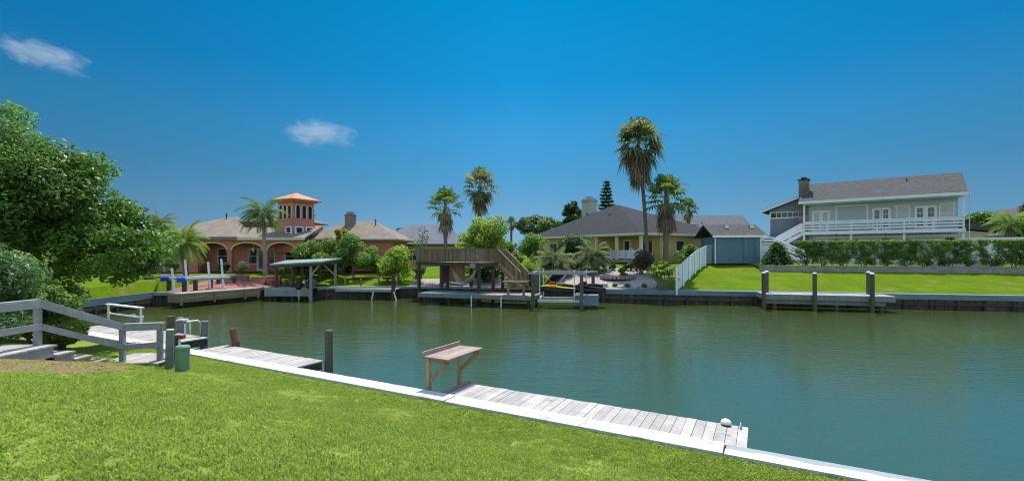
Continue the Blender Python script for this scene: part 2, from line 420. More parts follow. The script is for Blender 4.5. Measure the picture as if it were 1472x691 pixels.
def crown_blobs(c, r, nb, br, seed, top=1.0, inner=0.75):
    """small clumps spread through an ellipsoid crown"""
    rng = np.random.default_rng(seed)
    out = []
    for k in range(nb):
        d = nrm(rng.normal(size=3)); q = rng.uniform(0.35,1.0)**0.6*inner + rng.uniform(-0.05,0.12)
        p = np.array(c)+d*np.array(r)*q
        s = br*rng.uniform(0.6,1.35)
        out.append((*p, s, s, s*0.78))
    return out

def tree(name, label, cat, base, trunk_h, c, r, nb, br, n, size, lm, seed, tr=0.15, tm=None, group=None, blobs=None, lean=(0,0), aspect=0.5, shell=0.25):
    t = thing(name, label, cat, base, 0, group)
    bl = blobs or crown_blobs(c, r, nb, br, seed)
    mb = MB(); rnd = random.Random(seed)
    b = Vector(base); top = Vector((base[0]+lean[0], base[1]+lean[1], base[2]+trunk_h))
    mid = b.lerp(top,0.5) + Vector((rnd.uniform(-.1,.1)*trunk_h*0.4, rnd.uniform(-.1,.1)*trunk_h*0.4,0))
    mb.tube([b-Vector((0,0,0.2)), b+Vector((0,0,0.15)), mid, top],[tr*1.4,tr*1.1,tr*0.85,tr*0.7],9)
    for q in rnd.sample(bl, min(len(bl),12)):
        e = Vector(q[:3]); m = top.lerp(e,0.5)+Vector((0,0,0.1*(e-top).length))
        mb.tube([top-Vector((0,0,0.1)), m, e],[tr*0.5,tr*0.3,tr*0.1],6)
    mb.build('trunk', tm or M['trunk'], t, smooth=True, world=True)
    V, var = leaf_cloud(bl, n, size, seed, aspect=aspect, shell=shell)
    quads_obj('crown', V, var, lm, t)
    return t

def shrub(name, label, cat, base, r, n, size, lm, seed, nb=10, br=None, stem=0.25, group=None, flowers=None, aspect=0.45, squash=1.0):
    t = thing(name, label, cat, base, 0, group)
    rx, ry, rz_ = r
    c = (base[0], base[1], base[2]+rz_*0.95)
    bl = crown_blobs(c, (rx*0.8,ry*0.8,rz_*0.75), nb, br or min(r)*0.45, seed)
    V, var = leaf_cloud(bl, n, size, seed, aspect=aspect, zmin=base[2]-0.02)
    quads_obj('foliage', V, var, lm, t)
    mb = MB(); rnd = random.Random(seed)
    for k in range(5):
        q = rnd.choice(bl)
        mb.tube([(base[0]+rnd.uniform(-.15,.15)*rx, base[1]+rnd.uniform(-.15,.15)*ry, base[2]-0.1), ((base[0]+q[0])/2,(base[1]+q[1])/2,(base[2]+q[2])/2), q[:3]],[0.05,0.035,0.015],5)
    mb.build('stem', M['trunk'], t, world=True)
    if flowers and flowers[1] > 30:
        V, var = leaf_cloud(bl, flowers[1], flowers[2], seed+5, aspect=0.8, shell=0.05)
        tag(quads_obj('flowers', V, var, M[flowers[0]], t), kind='stuff')
    elif flowers:
        for k in range(flowers[1]):
            V, var = leaf_cloud([bl[(k*7+3)%len(bl)]], 1, flowers[2], seed+50+k, shell=0.02)
            c_ = V[0].mean(0); n_ = Vector((0.2,-0.8,0.4)).normalized(); a_ = n_.cross(Vector((0,0,1))).normalized(); b2 = n_.cross(a_)
            fm = MB()
            for q in range(5):
                w_ = q*1.2566; d_ = a_*math.cos(w_)+b2*math.sin(w_); e_ = a_*math.cos(w_+1.57)+b2*math.sin(w_+1.57)
                c2 = Vector(c_)
                fm.add([c2, c2+d_*flowers[2]*0.6+e_*flowers[2]*0.35+n_*0.01, c2+d_*flowers[2]-n_*0.01, c2+d_*flowers[2]*0.6-e_*flowers[2]*0.35+n_*0.01],[(0,1,2,3)])
            fm.build('flower', M[flowers[0]], t, world=True)
    return t

def fan_quads(out, var, base, d, pet, Rr, rng, nseg=13, droop=0.35, spread=125):
    """one palmate leaf: petiole along d, then blades radiating from its end"""
    d = d/np.linalg.norm(d)
    side = np.cross(d, np.array([0,0,1.0])); 
    if np.linalg.norm(side) < 0.1: side = np.array([1.0,0,0])
    side /= np.linalg.norm(side); nup = np.cross(side, d)
    h = base + d*pet + np.array([0,0,-0.12*pet])
    w = 0.022*Rr+0.01
    out.append(np.stack([base-side*w, base+side*w, h+side*w, h-side*w])); var.append(0.5)
    vv = rng.uniform(0,1)
    for k in range(nseg):
        a = math.radians(-spread + 2*spread*k/(nseg-1)) + rng.normal(0,0.03)
        bd = d*math.cos(a) + side*math.sin(a) + nup*0.15
        bd /= np.linalg.norm(bd)
        L = Rr*(0.72+0.28*math.cos(a*0.7))*rng.uniform(0.9,1.08)
        m = h + bd*L*0.58
        tip = h + bd*L*0.92 + np.array([0,0,-droop*L*rng.uniform(0.6,1.3)])
        s = np.cross(bd, nup); s /= max(np.linalg.norm(s),1e-6)
        wd = L*math.radians(2*spread/(nseg-1))*0.24
        out.append(np.stack([h, m+s*wd, tip, m-s*wd])); var.append(np.clip(vv*0.7+rng.uniform(0,0.3),0,1))

def feather_quads(out, var, base, az, el, L, rng, droop=1.0, nl=22, ll=0.5, wind=(0,0)):
    """one pinnate frond: arching rachis with two rows of leaflets"""
    d = np.array([math.cos(az)*math.cos(el), math.sin(az)*math.cos(el), math.sin(el)])
    pts = []; p = np.array(base, dtype=float); st = L/10
    for k in range(11):
        pts.append(p.copy())
        d = d + np.array([wind[0],wind[1],-0.17*droop])*(0.5+k*0.09); d /= np.linalg.norm(d)
        p = p + d*st
    pts = np.array(pts); vv = rng.uniform(0,1)
    for k in range(10):
        t = pts[k+1]-pts[k]; t /= np.linalg.norm(t)
        s = np.cross(t,[0,0,1.0]); s /= max(np.linalg.norm(s),1e-6)
        w = 0.012*L*(1.1-k/10)
        out.append(np.stack([pts[k]-s*w,pts[k]+s*w,pts[k+1]+s*w,pts[k+1]-s*w])); var.append(0.6)
    for k in range(nl):
        f = 0.12+0.86*k/(nl-1); q = f*10; i = min(int(q),9); fr = q-i
        b = pts[i]*(1-fr)+pts[i+1]*fr; t = pts[i+1]-pts[i]; t /= np.linalg.norm(t)
        s = np.cross(t,[0,0,1.0]); s /= max(np.linalg.norm(s),1e-6)
        ln = ll*math.sin(math.pi*(0.15+0.8*f))**0.6
        for sg in (-1,1):
            ld = s*sg*0.85 + t*0.55 + np.array([0,0,-0.25-0.25*rng.uniform()])
            ld /= np.linalg.norm(ld)
            tip = b + ld*ln + np.array([0,0,-0.22*ln])
            m = b + ld*ln*0.5; wv = t*ln*0.085
            out.append(np.stack([b, m+wv, tip, m-wv])); var.append(np.clip(vv*0.6+rng.uniform(0,0.4),0,1))

def trunk_mesh(t, pts, r0, r1, mt, n=10, flare=1.35):
    m = MB(); k = len(pts)
    rad = [r0+(r1-r0)*i/(k-1) for i in range(k)]; rad[0] *= flare
    m.tube(pts, rad, n); return m.build('trunk', mt, t, smooth=True, world=True)

def lerp_pts(a, b, n, bow=(0,0)):
    out = []
    for i in range(n):
        f = i/(n-1); w = math.sin(math.pi*f)
        out.append((a[0]+(b[0]-a[0])*f+bow[0]*w, a[1]+(b[1]-a[1])*f+bow[1]*w, a[2]+(b[2]-a[2])*f))
    return out

def fan_palm(name, label, base, top, r0, r1, ngreen, ndead, Rr, pet, seed, gm='frond', el=(-25,85), skirt=(0.9,1.6), stalks=0, bow=(0,0), cat='palm tree', deadR=None, droop=0.35):
    t = thing(name, label, cat, base)
    trunk_mesh(t, lerp_pts((base[0],base[1],base[2]-0.2), top, 10, bow), r0, r1, M['palmtrunk'])
    rng = np.random.default_rng(seed)
    g = []; gv = []
    for k in range(ngreen):
        az = k*2.399963+rng.normal(0,0.2)
        e = math.radians(el[0]+(el[1]-el[0])*((k+0.5)/ngreen)**0.8)
        d = np.array([math.cos(az)*math.cos(e), math.sin(az)*math.cos(e), math.sin(e)])
        fan_quads(g, gv, np.array(top)+np.array([0,0,-0.2+0.35*k/ngreen]), d, pet*rng.uniform(0.8,1.15), Rr*rng.uniform(0.85,1.1), rng, droop=droop*rng.uniform(0.7,1.4))
    quads_obj('fronds', np.array(g), np.array(gv), M[gm], t)
    if ndead:
        g = []; gv = []
        for k in range(ndead):
            az = k*2.399963+rng.normal(0,0.3)
            e = math.radians(rng.uniform(-88,-50))
            d = np.array([math.cos(az)*math.cos(e), math.sin(az)*math.cos(e), math.sin(e)])
            z = -skirt[0]*rng.uniform(0,1)**1.2
            f = max(0,(top[2]+z-base[2])/(top[2]-base[2]))
            b = np.array([base[0]+(top[0]-base[0])*f, base[1]+(top[1]-base[1])*f, top[2]+z])
            fan_quads(g, gv, b, d, pet*0.6*rng.uniform(0.7,1.1), (deadR or Rr*0.85)*rng.uniform(0.7,1.05), rng, nseg=9, droop=0.6, spread=70)
        quads_obj('dead_skirt', np.array(g), np.array(gv), M['deadfrond'], t)
    if stalks:
        m = MB()
        for k in range(stalks):
            az = rng.uniform(0,6.28); e = rng.uniform(0.3,1.2); L = Rr*1.9
            p0 = Vector(top); p1 = p0+Vector((math.cos(az)*math.cos(e),math.sin(az)*math.cos(e),math.sin(e)))*L*0.7
            p2 = p1+Vector((math.cos(az),math.sin(az),-0.3))*L*0.35
            m.tube([p0,p1,p2],[0.03,0.02,0.008],4)
        m.build('flower_stalks', M['deadfrond'], t, world=True)
    return t

def feather_palm(name, label, base, top, r0, r1, nf, L, ll, seed, gm='frond', tm='palmtrunkpale', el=(-20,80), droop=1.0, wind=(0,0), dead=0, nl=22, cat='palm tree', bow=(0,0)):
    t = thing(name, label, cat, base)
    trunk_mesh(t, lerp_pts((base[0],base[1],base[2]-0.2), top, 10, bow), r0, r1, M[tm])
    rng = np.random.default_rng(seed); g=[]; gv=[]
    for k in range(nf):
        az = k*2.399963+rng.normal(0,0.2); e = math.radians(el[0]+(el[1]-el[0])*((k+0.5)/nf))
        feather_quads(g, gv, np.array(top), az, e, L*rng.uniform(0.85,1.1), rng, droop*rng.uniform(0.8,1.2), nl, ll, wind)
    quads_obj('fronds', np.array(g), np.array(gv), M[gm], t)
    if dead:
        g=[]; gv=[]
        for k in range(dead):
            feather_quads(g, gv, np.array(top)-np.array([0,0,0.15]), k*2.4+rng.normal(0,.2), math.radians(rng.uniform(-70,-35)), L*0.7, rng, 1.2, nl, ll*0.8)
        quads_obj('dead_fronds', np.array(g), np.array(gv), M['deadfrond'], t)
    return t

def window(parent, x, z, w, h, y=0.0, fm='white', gm='glass', nx=1, nz=1, xf=None, fw=0.09, name='window', depth=0.06):
    """frame with mullions standing proud of a wall at local y, its glass a sub-part; x,z = centre"""
    m = MB(xf)
    x0,x1,z0,z1 = x-w/2,x+w/2,z-h/2,z+h/2
    yo = y-depth
    m.box(x0-fw,x0,yo,y+0.01,z0-fw,z1+fw,0.5); m.box(x1,x1+fw,yo,y+0.01,z0-fw,z1+fw,0.5)
    m.box(x0,x1,yo,y+0.01,z1,z1+fw,0.5); m.box(x0,x1,yo-0.02,y+0.01,z0-fw,z0,0.5)
    for i in range(1,nx):
        xx = x0+w*i/nx; m.box(xx-0.025,xx+0.025,yo+0.01,y+0.008,z0,z1,0.5)
    for i in range(1,nz):
        zz = z0+h*i/nz; m.box(x0,x1,yo+0.014,y+0.006,zz-0.025,zz+0.025,0.5)
    o = m.build(name, M[fm], parent)
    g = MB(xf); g.box(x0,x1,y-0.02,y+0.004,z0,z1)
    g.build('pane', M[gm], o)
    return o
# ------------------------------------------------------------ the setting
D0 = 7.58
U2 = np.array([0.8817,-0.4718]); N2 = np.array([0.4718,0.8817])
def ST(s, t, z=0.0):
    p = U2*s + N2*(D0+t)
    return (float(p[0]), float(p[1]), z)
XFW = Matrix(((U2[0],N2[0],0,N2[0]*D0),(U2[1],N2[1],0,N2[1]*D0),(0,0,1,0),(0,0,0,1)))   # wall frame: x = s, y = t
ANGW = math.atan2(U2[1],U2[0])
def near_z(t):
    return min(max((-t-1.25)*0.30,0.0),1.35)
def near_zxy(x, y):
    return near_z(N2[0]*x+N2[1]*y-D0)

BX = [-3000,-40,-26.55,-26.5,-24.0,-21.0,-16.0,-8.0,3.0,6.9,34.5,120,3000]
BY = [20,21.5,21.5,34.4,34.8,39.4,39.6,40.6,38.8,37.3,31.5,13.0,-400]
def bank_y(x): return float(np.interp(x,BX,BY))
def prof(d): return float(np.interp(d,[0,0.6,3,7,11,15,4000],[0,0.02,0.30,0.72,0.96,1.0,1.0]))
def far_z(x, y):
    h = float(np.interp(x,[-14,0],[0.95,1.9]))
    return h*prof(max(0,y-bank_y(x)))

m = MB()
m.add([(-6000,-6000,-2.6),(6000,-6000,-2.6),(6000,6000,-2.6),(-6000,6000,-2.6)],[(0,1,2,3)])
tag(m.build('ground', M['bed'], at=(0,0,-2.6)), kind='structure')

# far bank: one sheet out to the horizon
xs = sorted(set(list(np.arange(-60,80,1.5))+BX+[-800,-300,-120,95,180,400,1000]))
ds = [0,0.3,0.6,1.2,2,3,4.5,6,7.5,9,11,13,15,20,30,60,150,500,5000]
V = []; Fc = []
rngz = np.random.default_rng(3)
for x in xs:
    for d in ds:
        y = bank_y(x)+d
        V.append((x, y, far_z(x,y) - 0.03 + (rngz.uniform(-0.03,0.03) if 0.6<d<20 else 0)))
nd_ = len(ds)
for i in range(len(xs)-1):
    for j in range(nd_-1):
        Fc.append((i*nd_+j,(i+1)*nd_+j,(i+1)*nd_+j+1,i*nd_+j+1))
m = MB(); m.add(V,Fc,0.5)
tag(m.build('far_lawn', M['farlawn'], at=(0,0,0), smooth=True), kind='structure')

# near bank
m = MB(); V=[]; Fc=[]
ss = list(np.arange(-34,30,1.0))+[40]; tt = [0,-0.4,-0.9,-1.25,-1.6,-2.2,-3,-4,-5,-5.75,-7,-9,-15,-40,-300,-4000]
for s_ in ss:
    for t_ in tt:
        z = near_z(t_) - 0.03 + (rngz.uniform(-0.025,0.025) if -9<t_<-0.4 else 0)
        V.append(ST(s_,t_,z))
for i in range(len(ss)-1):
    for j in range(len(tt)-1):
        Fc.append((i*len(tt)+j+1,(i+1)*len(tt)+j+1,(i+1)*len(tt)+j,i*len(tt)+j))
m.add(V,Fc,0.5)
tag(m.build('lawn', M['lawn'], at=(0,0,0), smooth=True), kind='structure')

# water
wm = bpy.data.materials.new('canal_water'); wm.use_nodes = True
nt = wm.node_tree; nt.nodes.clear(); L = nt.links.new
out = nd(nt,'ShaderNodeOutputMaterial'); p = nd(nt,'ShaderNodeBsdfPrincipled')
p.inputs['Base Color'].default_value = (0.032,0.068,0.038,1); p.inputs['Roughness'].default_value = 0.04
p.inputs['IOR'].default_value = 1.333; p.inputs['Specular IOR Level'].default_value = 0.5
tc = nd(nt,'ShaderNodeTexCoord')
# murky olive towards the far bank; near teal paints sky reflection into the body
swx = nd(nt,'ShaderNodeSeparateXYZ'); L(tc.outputs['Object'], swx.inputs[0])
nw = nd(nt,'ShaderNodeTexNoise'); nw.inputs['Scale'].default_value = 0.12; L(tc.outputs['Object'], nw.inputs['Vector'])
aw = nd(nt,'ShaderNodeMath', operation='MULTIPLY_ADD'); aw.inputs[1].default_value = 14.0; L(nw.outputs['Fac'], aw.inputs[0]); L(swx.outputs[1], aw.inputs[2])
rw = nd(nt,'ShaderNodeMapRange'); rw.inputs['From Min'].default_value = 15.0; rw.inputs['From Max'].default_value = 33.0; L(aw.outputs[0], rw.inputs['Value'])
mw_ = nd(nt,'ShaderNodeMix', data_type='RGBA'); mw_.inputs[6].default_value = (0.032,0.082,0.066,1); mw_.inputs[7].default_value = (0.042,0.060,0.014,1)
L(rw.outputs[0], mw_.inputs[0]); L(mw_.outputs[2], p.inputs['Base Color'])
heights = []
for sc_, st, rot, amp in ((1.0,(0.5,1.6,1),14,1.1),(2.6,(0.6,1.8,1),-10,0.85),(6.5,(0.7,1.7,1),22,0.45),(0.22,(0.6,1.4,1),8,0.6)):
    mp = nd(nt,'ShaderNodeMapping'); mp.inputs['Scale'].default_value = st; mp.inputs['Rotation'].default_value = (0,0,R(rot))
    L(tc.outputs['Object'], mp.inputs['Vector'])
    n = nd(nt,'ShaderNodeTexNoise'); n.inputs['Scale'].default_value = sc_; n.inputs['Detail'].default_value = 2.5; n.inputs['Distortion'].default_value = 0.6
    L(mp.outputs[0], n.inputs['Vector'])
    mu = nd(nt,'ShaderNodeMath', operation='MULTIPLY'); mu.inputs[1].default_value = amp; L(n.outputs['Fac'], mu.inputs[0])
    heights.append(mu.outputs[0])
h = heights[0]
for q in heights[1:]:
    ad = nd(nt,'ShaderNodeMath', operation='ADD'); L(h, ad.inputs[0]); L(q, ad.inputs[1]); h = ad.outputs[0]
gn = nd(nt,'ShaderNodeTexNoise'); gn.inputs['Scale'].default_value = 0.11; gn.inputs['Detail'].default_value = 2
L(tc.outputs['Object'], gn.inputs['Vector'])
gm_ = nd(nt,'ShaderNodeMapRange'); gm_.inputs['From Min'].default_value=0.35; gm_.inputs['From Max'].default_value=0.65; gm_.inputs['To Min'].default_value=0.45; gm_.inputs['To Max'].default_value=1.35
L(gn.outputs['Fac'], gm_.inputs['Value'])
hm = nd(nt,'ShaderNodeMath', operation='MULTIPLY'); L(h, hm.inputs[0]); L(gm_.outputs[0], hm.inputs[1]); h = hm.outputs[0]
bp = nd(nt,'ShaderNodeBump'); bp.inputs['Strength'].default_value = 1.0; bp.inputs['Distance'].default_value = 0.022
L(h, bp.inputs['Height']); L(bp.outputs[0], p.inputs['Normal'])
L(p.outputs[0], out.inputs['Surface'])
m = MB(); m.add([(-70,-60,-1),(300,-120,-1),(300,60,-1),(-70,60,-1)],[(0,1,2,3)])
tag(m.build('water', wm, at=(0,0,-1)), kind='structure')

# ------------------------------------------------------------ near seawall
t = thing('seawall', 'long white concrete seawall edging the near lawn', 'seawall', ST(-8,0.2,-2.6), ANGW)
m = MB(XFW); m.box(-33.5,40,0.04,0.34,-2.6,-0.12); m.build('wall_face', M['concrete'], t, world=True)
m = MB(XFW)
rr0 = random.Random(9)
edges = [-33.5,-27,-21,-15.2,-10.4,-5.6,-0.5]
for a,b in zip(edges[:-1],edges[1:]):
    m.box(a+0.014,b-0.014,rr0.uniform(-.006,.006),0.43+rr0.uniform(-.008,.008),-0.12,0.03+rr0.uniform(-.004,.004))
m.build('cap', M['capwhite'], t, world=True, bevel=0.012)
m = MB(XFW)
# right-hand cap: rough white strip on the lawn side with an uneven edge, smooth lower ledge on the water side
rr = random.Random(4); pv=[]; x=-0.49; top=[]
while x < 16: top.append((x, 0.20+rr.uniform(-0.03,0.05))); x += rr.uniform(0.12,0.3)
poly = [(-0.49,-0.02,-0.1),(top[-1][0],-0.02,-0.1)]+[(a,b,-0.1) for a,b in reversed(top)]
m.prism(poly,(0,0,0.125)); m.box(top[-1][0],40,-0.02,0.22,-0.1,0.025)
m.build('cap_strip', M['capwhite'], t, world=True)
m = MB(XFW); m.box(-0.49,40,-0.01,0.48,-0.13,-0.012); m.build('cap_ledge', M['capgrey'], t, world=True, bevel=0.015)

# ------------------------------------------------------------ far bulkheads
def wall_run(name, label, pts, face, cap, capw=0.35, caph=0.10, ztop=0.0, cat='bulkhead', piles=1.6, group=None, ctop=0.05, capdrop=0.0):
    t = thing(name, label, cat, (pts[0][0],pts[0][1],-2.6), 0, group)
    mf = MB(); mc = MB(); mp_ = MB()
    for a,b in zip(pts[:-1],pts[1:]):
        a = Vector((*a,0)); b = Vector((*b,0)); d = (b-a).normalized(); L_ = (b-a).length
        n = Vector((d.y,-d.x,0))
        if n.y > 0.2 or (abs(n.y)<0.2 and n.x < 0): n = -n     # faces the canal
        k = max(1,int(L_/0.3))
        for i in range(k):                          # sheet of narrow boards
            p0 = a+d*(L_*i/k+0.004); p1 = a+d*(L_*(i+1)/k-0.004)
            off = n*(0.02 if i%2 else 0.0)
            mf.prism([p0+off+Vector((0,0,-2.6)),p1+off+Vector((0,0,-2.6)),p1-n*0.14+Vector((0,0,-2.6)),p0-n*0.14+Vector((0,0,-2.6))],(0,0,2.6+ztop-caph))
        k = max(1,int(L_/3.6))
        for i in range(k):
            p0 = a+d*(L_*i/k+0.005); p1 = a+d*(L_*(i+1)/k-0.005)
            mc.prism([p0+n*0.12+Vector((0,0,ztop-caph-capdrop)),p1+n*0.12+Vector((0,0,ztop-caph-capdrop)),p1-n*capw+Vector((0,0,ztop-caph-capdrop)),p0-n*capw+Vector((0,0,ztop-caph-capdrop))],(0,0,caph+ctop+capdrop))
        if piles:
            k = int(L_/piles)
            for i in range(k+1):
                q = a+d*min(L_,i*piles+0.3)+n*0.16
                mp_.tube([q+Vector((0,0,-2.6)),q+Vector((0,0,ztop-caph-0.06-capdrop))],[0.10,0.09],7)
            w0 = a+n*0.10+Vector((0,0,-0.62)); w1 = b+n*0.10+Vector((0,0,-0.62))
            mp_.bar(w0,w1,0.12,0.2)
    mf.build('board_face', face, t, world=True)
    mc.build('cap', cap, t, world=True)
    if mp_.v: mp_.build('piling', M['wooddark'], t, world=True)
    return t
wall_run('bulkhead', 'blue-grey capped bulkhead below the right-hand lawn and white fence', [(6.9,37.3),(17.9,34.98),(34.5,31.5),(120,13.0)], M['bulkdark'], M['bulk'], caph=0.22, capw=0.5, capdrop=0.1)
wall_run('bulkhead', 'low dark bulkhead running behind the raised timber deck', [(-16.0,39.6),(-8.0,40.6),(3.0,38.8),(6.9,37.3)], M['bulkdark'], M['concrete'], caph=0.15)
wall_run('bulkhead', 'slate-blue bulkhead along the left bank beside the big leafy tree', [(-26.5,18.0),(-26.5,34.4)], M['bulkdark'], M['bulk'], caph=0.3, capw=0.4, capdrop=0.12)
wall_run('bulkhead', 'weathered bulkhead between left bank and pinkish brick terrace', [(-26.5,34.4),(-24.0,34.8)], M['bulkdark'], M['concrete'], caph=0.2, piles=0)
wall_run('bulkhead', 'board bulkhead behind the ochre plank dock in front of the pink house', [(-24.0,34.8),(-21.0,39.4),(-16.0,39.6)], M['bulkdark'], M['concrete'], caph=0.2, piles=0)

# gravel and terraces lie on the bank
def patch(name, poly, mt, dz=0.012, step=1.0, zf=far_z):
    """a ground sheet that follows the bank, cut to a convex polygon"""
    bm_v = []; xs_ = [p[0] for p in poly]; ys_ = [p[1] for p in poly]
    import bmesh
    bm = bmesh.new()
    vs_ = [bm.verts.new((x,y,0)) for x,y in poly]; bm.faces.new(vs_)
    x = math.floor(min(xs_))
    while x < max(xs_):
        bmesh.ops.bisect_plane(bm, geom=bm.verts[:]+bm.edges[:]+bm.faces[:], plane_co=(x,0,0), plane_no=(1,0,0)); x += step
    y = math.floor(min(ys_))
    while y < max(ys_):
        bmesh.ops.bisect_plane(bm, geom=bm.verts[:]+bm.edges[:]+bm.faces[:], plane_co=(0,y,0), plane_no=(0,1,0)); y += step
    for v in bm.verts: v.co.z = zf(v.co.x,v.co.y)+dz
    bm.normal_update()
    me = bpy.data.meshes.new(name); bm.to_mesh(me); bm.free(); me.materials.append(mt)
    o = bpy.data.objects.new(name, me); COL.objects.link(o)
    tag(o, kind='structure'); return o
patch('gravel_bed', [(3.6,39.1),(7.0,37.9),(11.7,36.9),(12.5,42.5),(9.0,45.0),(5.0,45.5)], M['gravel'], 0.03)
patch('gravel_path', [(-9.0,41.0),(-1.2,39.9),(1.5,39.6),(1.5,43),(-9.0,44)], M['gravel'], 0.03)
patch('brick_terrace', [(-26.1,35.0),(-24.0,35.2),(-21.2,39.8),(-18.2,40.0),(-18.4,40.7),(-26.1,40.7)], M['brickred'], 0.03)
# ------------------------------------------------------------ near objects
def planks(m, s0, s1, t0, t1, z0, z1, w=0.17, gap=0.008, across=True, seed=1):
    rr = random.Random(seed); x = s0
    while x < s1-0.02:
        e = min(x+w, s1); dz = rr.uniform(-0.004,0.004)
        if across: m.box(x+gap/2,e-gap/2,t0+rr.uniform(-.012,.012),t1+rr.uniform(-.012,.012),z0+dz,z1+dz)
        else: m.box(t0,t1,x+gap/2,e-gap/2,z0+dz,z1+dz)
        x = e

# main dock
t = thing('dock', 'long bleached plank dock along the near seawall, with the cleaning table at its end', 'dock', ST(-3,1,-2.6), ANGW)
m = MB(XFW); planks(m,-5.9,-0.2,0.435,1.42,-0.055,-0.015,0.168,seed=2); m.build('decking', M['deckgrey'], t, world=True)
m = MB(XFW); m.box(-5.88,-0.22,1.34,1.39,-0.24,-0.057); m.box(-5.88,-0.22,0.5,0.55,-0.24,-0.057); m.box(-5.9,-5.85,0.56,1.33,-0.24,-0.058); m.box(-0.26,-0.21,0.56,1.33,-0.24,-0.058)
m.build('stringer', M['railgrey'], t, world=True)
m = MB(XFW); m.box(-5.99,-5.91,0.45,1.46,-0.05,0.035); m.build('end_board', M['tabletop'], t, world=True)
for s_ in (-5.3,-2.9,-0.6):
    m = MB(XFW); m.tube([(s_,1.26,-2.6),(s_,1.26,-0.06)],0.09,10); m.build('pile', M['pilegreen'], t, world=True)
# white domed fender light on the dock
p0 = ST(-0.55,1.36,-0.015)
t = thing('dock_light', 'white domed dock light on the outer corner of the near plank dock', 'dock light', p0)
m = MB(); m.tube([(0,0,0),(0,0,0.03)],[0.075,0.07],16); m.build('base', M['black'], t)
m = MB(); m.tube([(0,0,0.03),(0,0,0.06),(0,0,0.085),(0,0,0.105),(0,0,0.112)],[0.09,0.086,0.07,0.038,0.01],16); m.build('dome', M['white'], t, smooth=True)
p0 = ST(-0.32,1.33,-0.015)
t = thing('cleat', 'small grey mooring cleat at the end of the near dock', 'cleat', p0, ANGW)
m = MB(); m.box(-0.03,0.03,-0.06,0.06,0,0.012); m.tube([(0,-0.035,0.012),(0,-0.03,0.05)],0.012,6); m.tube([(0,0.035,0.012),(0,0.03,0.05)],0.012,6); m.build('base', M['alu'], t)
m = MB(); m.tube([(0,-0.11,0.06),(0,-0.04,0.052),(0,0.04,0.052),(0,0.11,0.06)],[0.008,0.013,0.013,0.008],6); m.build('horn', M['alu'], t)

# fish cleaning table over the water
t = thing('cleaning_table', 'wooden fish cleaning table on two braced posts by the near dock', 'cleaning table', ST(-6.4,1.2,-1.5), ANGW)
m = MB(XFW)
for i in range(4):
    x0 = -6.52+i*0.165
    m.box(x0+0.003,x0+0.162,0.50,1.90,0.685,0.72)
m.build('tabletop', M['tabletop'], t, world=True, bevel=0.004)
m = MB(XFW); m.box(-6.56,-6.522,0.48,1.92,0.66,0.815); m.build('ledge', M['tabletop'], t, world=True, bevel=0.004)
for t_ in (0.60,1.78):
    m = MB(XFW); m.box(-6.50,-6.41,t_-0.045,t_+0.045,-1.9,0.684); m.build('post', M['woodtan'], t, world=True, bevel=0.005)
    m = MB(XFW); m.bar((-6.405,t_,0.18),(-5.92,t_,0.63),0.04,0.085); m.build('brace', M['woodtan'], t, world=True)
    m = MB(XFW); m.box(-6.40,-5.88,t_-0.02,t_+0.02,0.60,0.684); m.build('bearer', M['woodtan'], t, world=True)

# second dock with its two piles
t = thing('dock', 'shorter plank dock along the near seawall, between two old piles', 'dock', ST(-13,1,-2.6), ANGW)
m = MB(XFW); planks(m,-15.3,-10.75,0.435,1.40,-0.055,-0.015,0.17,seed=5); m.build('decking', M['deckgrey'], t, world=True)
m = MB(XFW); m.box(-15.28,-10.77,1.30,1.36,-0.26,-0.057); m.box(-15.28,-10.77,0.5,0.55,-0.26,-0.057); m.box(-10.83,-10.77,0.56,1.29,-0.26,-0.058)
m.build('stringer', M['wooddark'], t, world=True)
m = MB(XFW); m.tube([(-10.66,1.50,-2.6),(-10.66,1.50,-0.1),(-10.66,1.50,0.25),(-10.66,1.50,0.60),(-10.66,1.50,0.80),(-10.66,1.50,0.83)],[0.12,0.115,0.105,0.11,0.105,0.08],12)
m.build('pile', M['pilegreen'], t, world=True, smooth=False)
m = MB(XFW); m.tube([(-14.95,1.50,-2.6),(-14.97,1.50,0.1),(-15.1,1.50,0.50),(-15.1,1.5,0.52)],[0.13,0.12,0.115,0.09],12)
m.build('pile', M['pilerust'], t, world=True)
m = MB(XFW); m.tube([(-13,1.30,-2.6),(-13,1.30,-0.06)],0.09,10); m.build('pile', M['pilegreen'], t, world=True)

# pilings, pipe and pedestal on the lawn corner by the stairs
P1 = (gx(244,12.1),12.1)
t = thing('piling', 'tall grey timber piling standing on the lawn behind the green pedestal', 'piling', (P1[0],P1[1],-0.3))
m = MB(); m.tube([(0,0,0),(0.0,0,0.7),(0.01,0,1.28)],[0.10,0.095,0.09],12); m.build('post', M['pilegrey'], t)
m = MB(); m.tube([(0.01,0,1.28),(0.01,0,1.30)],[0.092,0.085],12); m.build('top', M['pilecap'], t)
P2 = (gx(246,13.0),13.0)
m = MB(); m.tube([(P2[0],P2[1],-2.2),(P2[0]+0.0,P2[1],1.22)],[0.12,0.10],12)
tag(m.build('piling', M['pilegreen']), 'weathered round piling rising by the seawall, tallest beside the stair foot', 'piling')
P4 = (gx(250,12.6),12.6)
t = thing('mooring_beam', 'short rusty timber crosspiece on a stub post behind the green pedestal', 'timber beam', (P4[0],P4[1],-0.1))
m = MB(); m.bar((-0.16,0,0.83),(0.24,0.05,0.80),0.16,0.10); m.build('beam', M['pilerust'], t)
m = MB(); m.tube([(0.02,0.02,0),(0.02,0.02,0.76)],0.08,9); m.build('post', M['wooddark'], t)
P5 = (gx(258,12.6),12.6)
m = MB(); m.tube([(P5[0],P5[1],-0.1),(P5[0],P5[1],0.62)],0.035,9)
